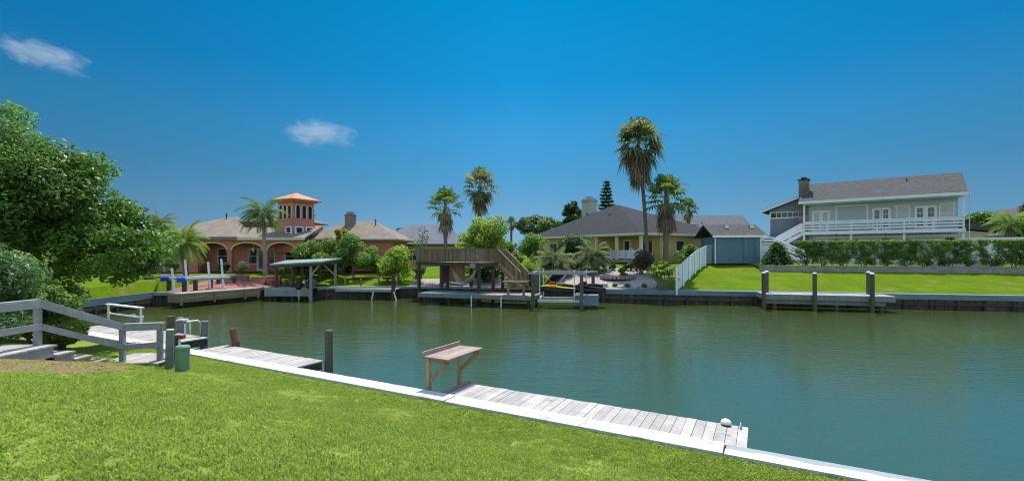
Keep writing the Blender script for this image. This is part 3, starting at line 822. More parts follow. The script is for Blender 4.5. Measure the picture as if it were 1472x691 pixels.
tag(m.build('pipe', M['pvc']), 'thin white plastic pipe upright behind the green pedestal', 'pipe')
P3 = (gx(262.5,11.9),11.9)
t = thing('utility_pedestal', 'squat pale green plastic utility pedestal on the near lawn', 'utility pedestal', (P3[0],P3[1],-0.02))
m = MB(); m.tube([(0,0,0),(0,0,0.54)],[0.160,0.158],24); m.build('body', M['pipegreen'], t, smooth=False)
m = MB(); m.tube([(0,0,0.545),(0,0,0.60),(0,0,0.635),(0,0,0.645)],[0.168,0.168,0.145,0.08],24); m.build('cap', M['pipegreen'], t)

# boardwalk with steps and rail
t = thing('boardwalk', 'grey wooden boardwalk with steps and handrail down to the near lawn', 'boardwalk', (-11.2,10.5,0))
X0, X1 = -11.9, -10.22
m = MB(); planks(m,3.0,10.5,X0,X1,0.88,0.92,0.14,0.012,across=False,seed=3); m.build('landing', M['deckgrey'], t, world=True)
m = MB(); m.box(X1-0.06,X1-0.012,3.0,10.42,0.66,0.878); m.box(X0+0.012,X0+0.06,3.0,10.42,0.66,0.878); m.box(X0+0.07,X1-0.07,10.40,10.45,0.66,0.878)
m.build('fascia', M['railgrey'], t, world=True)
for k in range(4):
    y0 = 10.46+k*0.46; z = 0.70-k*0.20
    m = MB(); planks(m,y0,y0+0.47,X0+0.05,X1+0.02-0.015*k,z-0.04,z,0.155,0.012,across=False,seed=k+9); m.box(X1-0.06,X1-0.02-0.015*k,y0+0.004,y0+0.46,z-0.22,z-0.042); m.box(X0+0.09,X1-0.065,y0+0.42,y0+0.455,z-0.21,z-0.043)
    m.build('step', M['deckgrey'], t, world=True)
m = MB(); rr = random.Random(6)
for k in range(8):
    x0 = -10.95+k*0.2
    m.box(x0+0.006,x0+0.194,12.32,13.55,0.03+rr.uniform(-.003,.003),0.07)
m.box(-10.93,-9.36,12.34,12.38,-0.08,0.028); m.box(-10.93,-9.36,13.48,13.52,-0.08,0.028)
m.build('lower_landing', M['deckgrey'], t, world=True)
A = Vector((gx(54,10.38),10.38,0)); Bp = Vector((gx(176,12.42),12.42,0)); Cp = Vector((gx(230,12.62),12.62,0))
for P, zb, zt in ((A,0.68,1.86),(Bp,0.0,1.02),(Cp,-0.02,1.03),(Vector((A.x,6.3,0)),0.68,1.90)):
    m = MB(); m.box(P.x-0.065,P.x+0.065,P.y-0.045,P.y+0.045,zb,zt); m.build('rail_post', M['railgrey'], t, world=True, bevel=0.006)
Z = lambda v, z, dx=0.0, dy=0.0: (v.x+dx, v.y+dy, z)
A0 = Vector((A.x,3.5,0))
m = MB()
m.bar(Z(A0,1.93),Z(A,1.93),0.15,0.045); m.bar(Z(A0,1.83,0.07),Z(A,1.83,0.07),0.04,0.14)
m.bar(Z(A,1.93),Z(Bp,1.07),0.15,0.045); m.bar(Z(A,1.83,0.07),Z(Bp,0.97,0.07),0.04,0.14)
m.bar(Z(Bp,1.07,-0.06),Z(Cp,1.08,0.09),0.14,0.045); m.bar(Z(Bp,0.97,0,-0.06),Z(Cp,0.98,0.06,-0.06),0.04,0.14)
m.build('handrail', M['railgrey'], t, world=True)
m = MB()
m.bar(Z(A0,1.34,0.07),Z(A,1.34,0.07),0.04,0.14); m.bar(Z(A,1.34,0.07),Z(Bp,0.47,0.07),0.04,0.14); m.bar(Z(Bp,0.47,0,-0.06),Z(Cp,0.52,0.06,-0.06),0.04,0.14)
m.build('mid_rail', M['railgrey'], t, world=True)

# neighbour's dock beyond the stairs
t = thing('dock', 'neighbouring grey plank dock beyond the boardwalk stairs, with white rail', 'dock', ST(-20,1,-2.6), ANGW)
m = MB(XFW); planks(m,-24.0,-17.2,0.44,1.9,-0.055,-0.015,0.17,seed=8); m.build('decking', M['deckgrey'], t, world=True)
m = MB(XFW); m.box(-23.9,-17.25,1.80,1.86,-0.28,-0.057); m.box(-17.3,-17.24,0.5,1.79,-0.28,-0.057); m.build('stringer', M['wooddark'], t, world=True)
for s_,t_,h in ((-19.3,2.02,0.52),(-17.7,2.02,0.5),(-22.9,2.02,0.4)):
    m = MB(XFW); m.tube([(s_,t_,-2.6),(s_,t_,h),(s_,t_,h+0.02)],[0.13,0.12,0.1],10); m.build('pile', M['pilegrey'], t, world=True)
t = thing('dock_rail', 'white-painted pipe rail at the far end of the neighbouring dock', 'railing', ST(-22.6,1.6,0), ANGW)
m = MB(XFW)
m.bar((-24.4,1.75,0.80),(-21.5,1.75,0.80),0.16,0.05); m.build('top_rail', M['white'], t, world=True)
m = MB(XFW); m.bar((-24.4,1.75,0.42),(-21.5,1.75,0.42),0.04,0.05); m.build('mid_rail', M['white'], t, world=True)
for s_ in (-24.3,-21.6):
    m = MB(XFW); m.bar((s_,1.75,-0.015),(s_,1.75,0.775),0.06,0.06); m.bar((s_+0.05,1.72,0.1),(s_+0.25,1.72,0.5),0.03,0.03); m.build('post', M['white'], t, world=True)
t = thing('boat_ladder', 'white hooped boat ladder at the edge of the neighbouring dock', 'ladder', ST(-18.2,1.9,0), ANGW)
for s_ in (-18.75,-18.05):
    m = MB(XFW); m.tube([(s_,1.55,-0.015),(s_,1.55,0.42),(s_,1.62,0.52),(s_,1.98,0.52),(s_,2.08,0.42),(s_,2.08,-1.6)],0.03,7); m.build('hoop', M['pvc'], t, world=True)
for z in (-0.25,-0.55,-0.85,0.5):
    m = MB(XFW); m.tube([(-18.75,2.06 if z<0 else 1.8,z),(-18.05,2.06 if z<0 else 1.8,z)],0.02,6); m.build('rung', M['pvc'], t, world=True)
# low moored skiff end seen past the rail
# ------------------------------------------------------------ the big tree and its bushes
rng = np.random.default_rng(11)
bl = []
# ellipsoid crowns that make its sloping outline
for (c, r, nb, br, sd) in (((-16.9,14.8,5.3),(3.5,3.4,3.15),46,0.85,1),((-14.3,14.6,4.35),(2.35,2.6,2.2),34,0.72,2),((-12.55,15.0,3.4),(1.65,2.0,1.4),20,0.52,3),((-13.2,14.8,4.5),(1.6,1.9,1.5),16,0.55,7),((-18,13.5,3.0),(3.9,3.5,2.4),34,0.85,4),((-14.8,13.6,2.75),(2.4,2.4,1.35),18,0.58,5),((-12.7,15.2,2.85),(1.4,1.8,0.7),9,0.38,6)):
    bl += crown_blobs(c, r, nb, br, sd)
tb = ST(-19.0,-2.6,0.2)
tree('broadleaf_tree', 'huge dense leafy tree filling the left side of the view', 'tree', (-15.8,14.0,0.2), 2.2, None, None, 0, 0, 125000, 0.074, M['leafbig'], 21, tr=0.3, blobs=bl, shell=0.34, aspect=0.42)
shrub('oleander', 'tall oleander bush with pale pink blossoms at the left edge', 'bush', (gx(-12,10.9),10.9,0.35), (1.15,0.9,1.75), 16000, 0.06, M['leafoleander'], 31, nb=34, br=0.42, flowers=('flowerpink',260,0.05), aspect=0.28)
shrub('hibiscus', 'dark hibiscus bush with orange flowers behind the boardwalk rail', 'bush', (gx(52,12.0),12.0,0.4), (1.0,0.75,1.15), 12000, 0.055, M['leafmid'], 32, nb=30, br=0.36, flowers=('flowerorange',14,0.07))
shrub('garden_shrub', 'bright green low shrub beside the boardwalk steps', 'bush', (gx(88,13.2),13.2,0.25), (0.85,0.6,0.62), 6000, 0.055, M['leaflime'], 33, nb=20, br=0.27)
shrub('garden_shrub', 'dark leafy shrub under the big tree at the canal corner', 'bush', (gx(70,15.6),15.6,0.1), (1.8,1.2,1.1), 9000, 0.07, M['leafmid'], 34, nb=26, br=0.45)
shrub('garden_shrub', 'small silvery shrub at the end of the slate-blue bulkhead', 'bush', (gx(212,34.8),35.2,0.0), (0.8,0.6,0.8), 1800, 0.08, M['leafgrey'], 35, nb=12, br=0.3)
patch('soil_patch', [(-10.15,5.5),(-8.3,7.0),(-8.1,8.6),(-8.4,9.8),(-9.1,11.3),(-10.15,12.1),(-11.8,12.2),(-12.2,6.5)], M['mulch'], -0.01, zf=near_zxy, step=0.5)

# ------------------------------------------------------------ grass blades on the near lawn
def tuft(name, mt, n, rad, hgt, seed):
    r_ = np.random.default_rng(seed); V=[]; var=[]
    for k in range(n):
        a = r_.uniform(0,6.283); q = rad*math.sqrt(r_.uniform()); b = np.array([math.cos(a)*q, math.sin(a)*q, -0.01])
        az = r_.uniform(0,6.283); ln = hgt*r_.uniform(0.55,1.25); w = 0.0045*r_.uniform(0.7,1.4)
        lean = r_.uniform(0.3,1.1); d = np.array([math.cos(az),math.sin(az),0]); s_ = np.array([-d[1],d[0],0])*w
        m_ = b+d*ln*lean*0.35+np.array([0,0,ln*0.62]); tip = b+d*ln*lean*0.9+np.array([0,0,ln*0.85])
        V.append(np.stack([b-s_, b+s_, m_+s_*0.8, m_-s_*0.8])); V.append(np.stack([m_-s_*0.8,m_+s_*0.8,tip,tip+1e-4])); v_=r_.uniform(); var += [v_,v_]
    me_o = quads_obj(name, np.array(V), np.array(var), mt)
    COL.objects.unlink(me_o)
    return me_o
def scatter(name, emitter_polys, mt, protos, density, seed, smin=0.7, smax=1.3):
    """one ground-cover object: a hidden-free node tree that turns its base sheet into blades only"""
    me = bpy.data.meshes.new(name); me.from_pydata(emitter_polys[0],[],emitter_polys[1]); me.materials.append(mt)
    o = bpy.data.objects.new(name, me); COL.objects.link(o)
    ng = bpy.data.node_groups.new(name,'GeometryNodeTree')
    ng.interface.new_socket('Geometry', in_out='INPUT', socket_type='NodeSocketGeometry')
    ng.interface.new_socket('Geometry', in_out='OUTPUT', socket_type='NodeSocketGeometry')
    gi = ng.nodes.new('NodeGroupInput'); go = ng.nodes.new('NodeGroupOutput')
    dp = ng.nodes.new('GeometryNodeDistributePointsOnFaces'); dp.inputs['Density'].default_value = density; dp.inputs['Seed'].default_value = seed
    jn = ng.nodes.new('GeometryNodeJoinGeometry')
    ng.links.new(gi.outputs[0], dp.inputs['Mesh'])
    for k,pr in enumerate(protos):
        oi = ng.nodes.new('GeometryNodeObjectInfo'); oi.inputs['Object'].default_value = pr; oi.inputs['As Instance'].default_value = True
        rr_ = ng.nodes.new('FunctionNodeRandomValue'); rr_.data_type = 'BOOLEAN'; rr_.inputs['Probability'].default_value = 1.0/len(protos); rr_.inputs['Seed'].default_value = k
        rz_ = ng.nodes.new('FunctionNodeRandomValue'); rz_.data_type = 'FLOAT_VECTOR'; rz_.inputs[0].default_value=(-0.15,-0.15,0); rz_.inputs[1].default_value=(0.15,0.15,6.283); rz_.inputs['Seed'].default_value = k+10
        sc_ = ng.nodes.new('FunctionNodeRandomValue'); sc_.data_type = 'FLOAT'; sc_.inputs[2].default_value=smin; sc_.inputs[3].default_value=smax; sc_.inputs['Seed'].default_value = k+20
        ip = ng.nodes.new('GeometryNodeInstanceOnPoints')
        L_ = ng.links.new
        L_(dp.outputs['Points'], ip.inputs['Points']); L_(oi.outputs['Geometry'], ip.inputs['Instance'])
        if len(protos) > 1: L_(rr_.outputs[3], ip.inputs['Selection'])
        L_(rz_.outputs[0], ip.inputs['Rotation']); L_(sc_.outputs[1], ip.inputs['Scale'])
        L_(ip.outputs[0], jn.inputs[0])
    ng.links.new(jn.outputs[0], go.inputs[0])
    md = o.modifiers.new('grow','NODES'); md.node_group = ng
    return tag(o, kind='stuff')
tg = [tuft('grass_tuft', M['grass'], 75, 0.12, 0.04, k) for k in range(3)]
td = [tuft('dry_tuft', M['drygrass'], 40, 0.11, 0.045, 50)]
ev=[]; ef=[]; s_list = list(np.arange(-19,9.01,0.25)); t_list=[0.0,-0.4,-0.9,-1.25,-1.6,-2.0,-2.3,-2.6,-2.9,-3.2,-3.5,-3.8,-4.1,-4.4,-4.7,-5,-5.4,-5.75,-6.6]
for s_ in s_list:
    for t_ in t_list: ev.append(ST(s_,t_+(0.012 if t_ == 0 else -0.015),near_z(t_)-0.03))
nt_ = len(t_list)
dry=[]
for i in range(len(s_list)-1):
    for j in range(nt_-1):
        c = ST(s_list[i]+0.125,(t_list[j]+t_list[j+1])/2)
        f = (i*nt_+j+1,(i+1)*nt_+j+1,(i+1)*nt_+j,i*nt_+j)
        if c[0] < -10.2 and c[1] < 12.2 and c[1] > 3: continue     # under the boardwalk
        if -11.0 < c[0] < -9.3 and 12.3 < c[1] < 13.6: continue
        if c[1] < 0.8: continue
        if 5.5 < c[1] < 12.0 and c[0] < np.interp(c[1],[5.5,7,8.6,9.8,11.3,12],[-9,-8.2,-7.9,-8.3,-9.0,-10.2])+random.uniform(-.35,.45): dry.append(f)
        else: ef.append(f)
scatter('grass', (ev,ef), M['grass'], tg, 160, 1)
scatter('dry_grass', (ev,dry), M['drygrass'], td+[tg[0]], 30, 2)
# ------------------------------------------------------------ houses
def hip(m, x0, x1, y0, y1, z, rise, rx0, rx1, ry, th=0.18):
    """solid hip roof: eave rectangle at z, ridge from (rx0,ry) to (rx1,ry)"""
    v = [(x0,y0,z-th),(x1,y0,z-th),(x1,y1,z-th),(x0,y1,z-th),(x0,y0,z),(x1,y0,z),(x1,y1,z),(x0,y1,z)]
    f = [(0,3,2,1),(0,1,5,4),(1,2,6,5),(2,3,7,6),(3,0,4,7)]
    if abs(rx1-rx0) < 0.01:
        v.append((rx0,ry,z+rise)); f += [(4,5,8),(5,6,8),(6,7,8),(7,4,8)]
    else:
        v += [(rx0,ry,z+rise),(rx1,ry,z+rise)]
        f += [(4,5,9,8),(5,6,9),(6,7,8,9),(7,4,8)]
    m.add(v,f,0.5); return m
def gable(m, x0, x1, y0, y1, z, rise, ry, th=0.16):
    """solid gable roof, ridge along x at y = ry"""
    p = [(x0,y0,z),(x0,ry,z+rise),(x0,y1,z),(x0,y1,z-th),(x0,ry,z+rise-th),(x0,y0,z-th)]
    m.prism(p,(x1-x0,0,0),0.5); return m
def door(parent, x, z0, w, h, y=0.0, lites=(1,4), fm='white', gm='glass', xf=None, name='door'):
    m = MB(xf); x0,x1 = x-w/2,x+w/2
    m.box(x0-0.07,x0,y-0.07,y+0.01,z0,z0+h+0.07,0.5); m.box(x1,x1+0.07,y-0.07,y+0.01,z0,z0+h+0.07,0.5); m.box(x0,x1,y-0.07,y+0.01,z0+h,z0+h+0.07,0.5)
    m.box(x0,x0+0.12,y-0.05,y+0.008,z0,z0+h,0.5); m.box(x1-0.12,x1,y-0.05,y+0.008,z0,z0+h,0.5)
    m.box(x0+0.12,x1-0.12,y-0.05,y+0.008,z0,z0+0.28,0.5); m.box(x0+0.12,x1-0.12,y-0.05,y+0.008,z0+h-0.13,z0+h,0.5)
    for i in range(1,lites[1]):
        zz = z0+0.28+(h-0.41)*i/lites[1]; m.box(x0+0.12,x1-0.12,y-0.04,y+0.006,zz-0.02,zz+0.02,0.5)
    for i in range(1,lites[0]):
        xx = x0+0.12+(w-0.24)*i/lites[0]; m.box(xx-0.015,xx+0.015,y-0.044,y+0.005,z0+0.28,z0+h-0.13,0.5)
    o = m.build(name, M[fm], parent)
    g = MB(xf); g.box(x0+0.12,x1-0.12,y-0.02,y+0.003,z0+0.28,z0+h-0.13); g.build('pane', M[gm], o)
    hdl = MB(xf); hdl.box(x1-0.09,x1-0.04,y-0.09,y-0.052,z0+0.95,z0+1.08); hdl.build('handle', M['alu'], o)
    return o

# ---- white two-storey house on the right
WR = math.atan2(-0.636,0.772)
wh = thing('balcony_house', 'two-storey blue-grey and white house with long white balcony and dark roof', 'house', (31.1,50.0,1.9), WR)
Lh = 12.6
m = MB(); m.box(0.0,Lh-0.35,2.0,9.0,0,6.2); m.build('wall', M['siding'], wh)
m = MB(); gable(m,-0.35,Lh+0.15,0.0,10.4,6.55,2.35,4.9,th=0.2); rf = m.build('roof', M['shinglebrown'], wh)
m = MB(); m.box(-0.37,Lh+0.17,-0.05,-0.005,6.22,6.52); m.build('fascia', M['white'], rf)
m = MB(); m.tube([(3.2,6.6,8.0),(3.2,6.6,8.75)],0.06,8); m.build('vent_pipe', M['black'], rf)
m = MB(); m.tube([(8.6,3.5,8.1),(8.6,3.5,8.55)],0.05,8); m.build('vent_pipe', M['black'], rf)
m = MB(); m.prism([(Lh-0.34,2.0,6.2),(Lh-0.34,9.0,6.2),(Lh-0.34,4.9,8.5)],(0.02,0,0)); m.build('gable_wall', M['siding'], wh)
m = MB(); m.box(0.0,Lh,0.12,1.99,3.02,3.2); m.box(-0.02,Lh+0.02,0.06,0.115,2.92,3.24); m.build('balcony_floor', M['white'], wh)
m = MB(); m.box(0.0,Lh-0.02,0.35,1.95,6.18,6.24); m.build('soffit', M['white'], wh)
nps = 7
m = MB()
for z in (3.50,3.78,4.06): m.box(0.05,Lh-0.05,0.13,0.165,z-0.075,z+0.075,0.5)
m.box(0.02,Lh-0.02,0.08,0.24,4.28,4.34,0.5); m.box(0.05,Lh-0.05,0.125,0.165,4.16,4.275,0.5)
for z in (3.50,3.78,4.06): m.box(Lh-0.10,Lh-0.065,0.17,1.95,z-0.075,z+0.075,0.5)
rl = m.build('balcony_rail', M['white'], wh)
for i in range(nps):
    x = 0.10+(Lh-0.22)*i/(nps-1)
    m = MB(); m.box(x-0.055,x+0.055,0.17,0.28,3.205,4.275,0.5); m.build('baluster_post', M['white'], rl)
for x in (0.12,4.2,8.35,Lh-0.12):
    m = MB(); m.box(x-0.09,x+0.09,0.3,0.48,0,3.015); m.build('column', M['white'], wh)
for x in (0.12,Lh-0.12):
    m = MB(); m.box(x-0.08,x+0.08,0.3,0.46,3.205,6.18); m.build('column', M['white'], wh)
# upper doors and windows
for x in (1.05,1.85): door(wh, x, 3.25, 0.68, 2.25, 2.0, (1,3), gm='glasspale')
window(wh, 4.15, 4.75, 2.5, 2.3, 2.0, gm='siding', nx=1, nz=1, name='shutter_panel', fw=0.14)
for x in (6.25,6.95): door(wh, x, 3.25, 0.62, 2.25, 2.0, (2,4))
window(wh, 8.25, 4.8, 0.9, 1.7, 2.0, gm='glasspale', nx=1, nz=2)
for x in (9.55,10.35): door(wh, x, 3.25, 0.66, 2.25, 2.0, (2,4))
window(wh, 11.45, 4.8, 0.9, 1.7, 2.0, gm='glasspale', nx=1, nz=2)
m = MB(); m.tube([(7.6,1.8,5.75),(7.6,1.8,5.45)],0.09,8); m.build('porch_lamp', M['white'], wh)
# lower doors and windows
for x,w in ((2.4,2.2),(5.1,2.0),(8.0,1.0),(9.0,0.7),(11.2,1.8)):
    if w > 1: window(wh, x, 1.5, w, 1.5, 2.0, gm='glasspale', nx=3, nz=1)
    else: door(wh, x, 0.05, 0.85, 2.15, 2.0, (2,4))
m = MB(); m.box(1.0,Lh-0.4,1.92,1.995,2.55,2.75); m.build('trim_band', M['white'], wh)
# side wing with its shed roof, chimney
m = MB(); m.prism([(-3.7,3.0,0),(-0.62,3.0,0),(-0.62,3.0,7.1),(-3.7,3.0,5.9)],(0,5.5,0)); wg = m.build('side_wing', M['sidingdark'], wh)
m = MB(); m.prism([(-4.55,2.45,5.72),(0.15,2.45,7.5),(0.15,2.45,7.68),(-4.55,2.45,5.92)],(0,6.4,0)); m.build('wing_roof', M['shinglebrown'], wh)
m = MB(); m.prism([(-4.57,2.40,5.62),(-0.62,2.40,7.1),(-0.62,2.40,7.36),(-4.57,2.40,5.88)],(0,0.045,0)); m.box(-3.72,-3.6,2.94,2.995,0,5.6); m.box(-3.6,-0.63,2.93,2.996,4.95,5.02);m.build('wing_trim', M['white'], wh)
window(wh, -2.15, 5.35, 2.75, 0.55, 2.99, nx=5, nz=1, name='transom_window')
m = MB()
for k in range(40):
    z = k*0.225; o_ = 0.03*random.random()
    m.box(-0.60+o_,0.32-0.03*random.random(),1.72+o_,2.94,z,z+0.222)
ch = m.build('chimney', M['stone'], wh)
m = MB(); m.box(-0.68,0.40,1.62,2.98,9.0,9.12); m.box(-0.4,0.1,2.0,2.7,9.12,9.35); m.build('chimney_cap', M['black'], ch)
# outside stair: upper flight, landing, lower flight
st = MB(); rs = MB()
def flight(p, q, n):
    p=Vector(p); q=Vector(q)
    for i in range(n):
        c = p.lerp(q,(i+0.5)/n); st.box(c.x-0.16,c.x+0.16,c.y-0.5,c.y+0.5,c.z-0.04,c.z)
    for dy in (-0.56,0.56):
        o = Vector((0,dy,0)); st.bar(p+o+Vector((0,0,-0.1)),q+o+Vector((0,0,-0.1)),0.05,0.30)
        for h in (0.40,0.72,1.02): rs.bar(p+o+Vector((0,0,h)),q+o+Vector((0,0,h)),0.05,0.15)
        for f in (0.02,0.5,0.98):
            c = p.lerp(q,f)+o; rs.box(c.x-0.05,c.x+0.05,c.y-0.03,c.y+0.03,c.z-0.1,c.z+1.05)
flight((-0.1,1.0,3.15),(-2.5,1.0,1.72),8)
flight((-2.6,-0.5,1.55),(0.3,-0.5,0.10),8)
st.box(-3.7,-2.6,-1.05,1.55,1.56,1.66)
for x in (-3.65,-2.65):
    for y in (-1.0,1.5): st.box(x-0.06,x+0.06,y-0.06,y+0.06,0,1.555)
s_ = st.build('stair', M['white'], wh)
for h in (0.4,0.72,1.02):
    rs.box(-3.72,-3.67,-1.05,1.55,1.6+h,1.75+h); rs.box(-3.66,-2.66,1.51,1.56,1.6+h,1.75+h); rs.box(-3.66,-2.66,-1.06,-1.01,1.6+h,1.75+h)
rs.build('stair_rail', M['white'], s_)
m = MB(); m.tube([(Lh+0.2,-0.1,0),(Lh+0.25,-0.1,7.4)],0.035,7)
o = m.build('pole', M['alu'], None, at=(0,0,0)); o.matrix_world = mw(wh); MW[o.name]=mw(wh)
tag(o,'thin grey pole standing at the right end of the white balcony','pole')
# hanging baskets
b0 = None
for k,(x,lab) in enumerate(((0.85,'dark red flower basket hanging under the balcony, leftmost and nearest the stair'),(3.0,'large dark flower basket hanging under the balcony, second from the left'),(4.6,'leafy greenish flower basket hanging under the balcony, third from the left'),(6.95,'round dark flower basket hanging under the balcony, third from the right'),(8.6,'small dark red flower basket hanging under the balcony, second from the right'),(11.55,'red flower basket hanging under the balcony, rightmost'))):
    P = mw(wh) @ Vector((x,0.0,2.05))
    sc = (0.8,1.15,1.0,1.1,0.8,1.1)[k]
    if b0 is None:
        b0 = thing('hanging_basket', lab, 'hanging basket', P, 0, 'flower baskets hanging under the white balcony')
        m = MB(); m.tube([(0,0,-0.22),(0,0,-0.1),(0,0,0.02)],[0.12,0.20,0.24],12); m.build('pot', M['black'], b0)
        m = MB()
        for a in range(3): m.tube([(0.23*math.cos(a*2.1),0.23*math.sin(a*2.1),0.02),(0,0,0.86)],0.008,4)
        m.build('chain', M['black'], b0)
        V,var = leaf_cloud([(0,0,0.1,0.36,0.36,0.24),(0.2,0,-0.1,0.2,0.2,0.2),(-0.2,0,-0.05,0.2,0.2,0.2)],420,0.07,3,aspect=0.7)
        q = quads_obj('flowers', V, var, M['flowerdark'], None); q.parent = b0
        V,var = leaf_cloud([(0,0,0.06,0.36,0.36,0.2)],160,0.08,4)
        q = quads_obj('foliage', V, var, M['leafdark'], None); q.parent = b0
        b0.scale = (sc,)*3
    else: dup(b0, P, None, lab, sc)

# ---- teal shed
sh = thing('shed', 'teal-blue board shed with shingle roof behind the white fence', 'shed', (gx(1029,45.0),45.0,1.88), R(-4))
w = 4.1
m = MB()
x=0.0
while x < w-0.05:
    m.box(x+0.006,min(x+0.2,w)-0.006,0,0.03,0.05,2.6); x += 0.2
m.build('board_wall', M['shedblue'], sh)
m = MB(); m.box(0.02,w-0.02,0.04,4.4,0,2.58); m.build('wall', M['shedblue'], sh)
m = MB(); m.box(-0.10,0.0,-0.02,0.06,0,2.6); m.box(w,w+0.10,-0.02,0.06,0,2.6); m.box(-0.4,w+0.55,-0.33,-0.28,2.5,2.72); m.build('trim', M['white'], sh)
m = MB(); gable(m,-0.45,w+0.6,-0.27,5.0,2.72,1.15,2.3,th=0.14); rf = m.build('roof', M['shinglebrown'], sh)
for x in (1.35,3.75):
    m = MB(); m.box(x,x+0.34,1.3,1.7,3.45,3.78); m.build('roof_vent', M['alu'], rf)

# ---- grey-roofed house behind the shed
gh = thing('cottage', 'house with wide grey shingle roof and a blue-windowed dormer', 'house', (gx(935,62),62.0,1.9), R(-3))
m = MB(); m.box(0,14.2,1.0,11,0,2.9); m.build('wall', M['siding'], gh)
m = MB(); gable(m,-0.8,14.6,0.3,12.5,2.9,3.5,6.2); m.build('roof', M['shinglegrey'], gh)
m = MB(); m.box(-0.8,14.6,0.22,0.295,2.66,2.92); m.build('fascia', M['white'], gh)
m = MB(); m.prism([(4.55,1.6,3.1),(6.45,1.6,3.1),(6.45,1.6,4.75),(4.55,1.6,4.75)],(0,2.2,0)); dm = m.build('dormer', M['white'], gh)
m = MB(); m.prism([(4.3,1.35,4.75),(6.7,1.35,4.75),(6.7,1.35,4.85),(4.3,1.35,4.85)],(0,2.8,0.4)); m.build('dormer_roof', M['shinglegrey'], dm)
window(gh, 5.5, 4.0, 1.25, 0.95, 1.6, gm='glassblue', nx=2, nz=1, name='dormer_window')
m = MB(); m.tube([(8.2,4.5,5.0),(8.2,4.5,6.4)],0.09,8); m.build('vent_pipe', M['alu'], gh)

# ---- yellow house
YA = Vector((-0.52,0.854,0)); YR = math.atan2(YA.y,YA.x)-math.pi       # local x runs from the far left end to the near corner
Cn = Vector((12.75,46.0,1.85))
far = Cn + YA*20
yh = thing('yellow_house', 'yellow stucco house with broad dark hip roof and white-railed porch', 'house', far, YR)
# local: x 0..20 towards the near corner, y inward (0..14)
m = MB(); m.prism([(0.6,0.7,0),(12.8,0.7,0),(12.8,3.4,0),(19.4,3.4,0),(19.4,13.3,0),(0.6,13.3,0)],(0,0,2.85)); m.build('wall', M['yellow'], yh)
m = MB(); hip(m,-0.2,20.2,-0.2,14.2,3.05,4.0,9.0,9.6,7.0,th=0.2); rf = m.build('roof', M['shingledark'], yh)
m = MB(); m.box(-0.25,20.25,-0.25,-0.205,2.83,3.07); m.box(20.205,20.25,-0.2,14.2,2.83,3.07); m.build('fascia', M['cream'], rf)
m = MB(); m.tube([(11.0,4.2,5.3),(11.0,4.2,5.75)],0.08,8); m.build('vent_pipe', M['black'], rf)
m = MB(); m.tube([(6.0,5.0,5.7),(6.0,5.0,6.2)],0.08,8); m.build('vent_pipe', M['black'], rf)
m = MB(); m.box(13.0,19.8,0.2,3.35,2.8,2.84); m.build('porch_ceiling', M['cream'], yh)
m = MB(); m.box(12.9,19.9,0.1,3.35,0.05,0.35); m.build('porch_floor', M['concrete'], yh)
for x in (13.1,16.3,19.7):
    m = MB(); m.box(x-0.13,x+0.13,0.15,0.41,0.355,2.8); m.build('column', M['cream'], yh)
m = MB()
for a,b in ((13.25,14.6),(15.4,19.55)):
    m.box(a,b,0.22,0.30,1.25,1.33,0.5); m.box(a,b,0.22,0.30,0.5,0.56,0.5)
    x=a+0.06
    while x<b: m.box(x-0.045,x+0.045,0.24,0.28,0.56,1.25,0.5); x+=0.17
for x in (14.6,15.4): m.box(x-0.07,x+0.07,0.19,0.33,0.355,1.5,0.5)
m.build('porch_railing', M['white'], yh)
door(yh, 14.7, 0.36, 0.95, 2.1, 3.395, (1,1), gm='glass')
window(yh, 17.6, 1.7, 1.5, 1.3, 3.395, fm='cream', gm='glass', nx=1)
window(yh, 9.0, 1.6, 1.6, 1.2, 0.695, fm='white', gm='glass', nx=2); window(yh, 4.5, 1.6, 1.6, 1.2, 0.695, fm='white', gm='glass', nx=2)
XE = Matrix.Translation((19.4,3.4,0)) @ Matrix.Rotation(R(90),4,'Z')
window(yh, 3.0, 1.6, 1.2, 1.4, -0.005, fm='cream', gm='glass', xf=XE); window(yh, 7.0, 1.6, 1.2, 1.4, -0.005, fm='cream', gm='glass', xf=XE)
# chimney at pixel column 847
Pc = mw(yh).inverted() @ Vector((gx(847,62),62,0))
m = MB(); m.box(Pc.x-0.85,Pc.x+0.85,Pc.y-0.6,Pc.y+0.6,3.5,8.2); chm = m.build('chimney', M['chimney'], yh)
m = MB(); m.box(Pc.x-0.92,Pc.x+0.92,Pc.y-0.67,Pc.y+0.67,7.75,7.95); m.box(Pc.x-0.4,Pc.x+0.4,Pc.y-0.3,Pc.y+0.3,8.2,8.5); m.build('chimney_cap', M['concrete'], chm)
# chairs on the porch
for k,x in enumerate((17.0,18.2)):
    P = mw(yh) @ Vector((x,1.2,0.352))
    if k == 0:
        c0 = thing('porch_chair', 'white slat-back chair on the yellow porch, left of the pair', 'chair', P, YR)
        m = MB(); m.box(-0.3,0.3,-0.25,0.3,0.38,0.43); m.build('seat', M['white'], c0)
        m = MB()
        for i in range(5): m.bar((-0.24+i*0.12,0.27,0.44),(-0.26+i*0.13,0.5,1.15+0.05*(2-abs(i-2))),0.09,0.025)
        m.build('backrest', M['white'], c0)
        for sx in (-0.27,0.27):
            m = MB(); m.box(sx-0.03,sx+0.03,-0.25,-0.2,0,0.37); m.build('leg', M['white'], c0)
            m = MB(); m.box(sx-0.03,sx+0.03,0.24,0.29,0,0.37); m.build('leg', M['white'], c0)
    else: dup(c0, P, YR, 'white slat-back chair on the yellow porch, right of the pair')

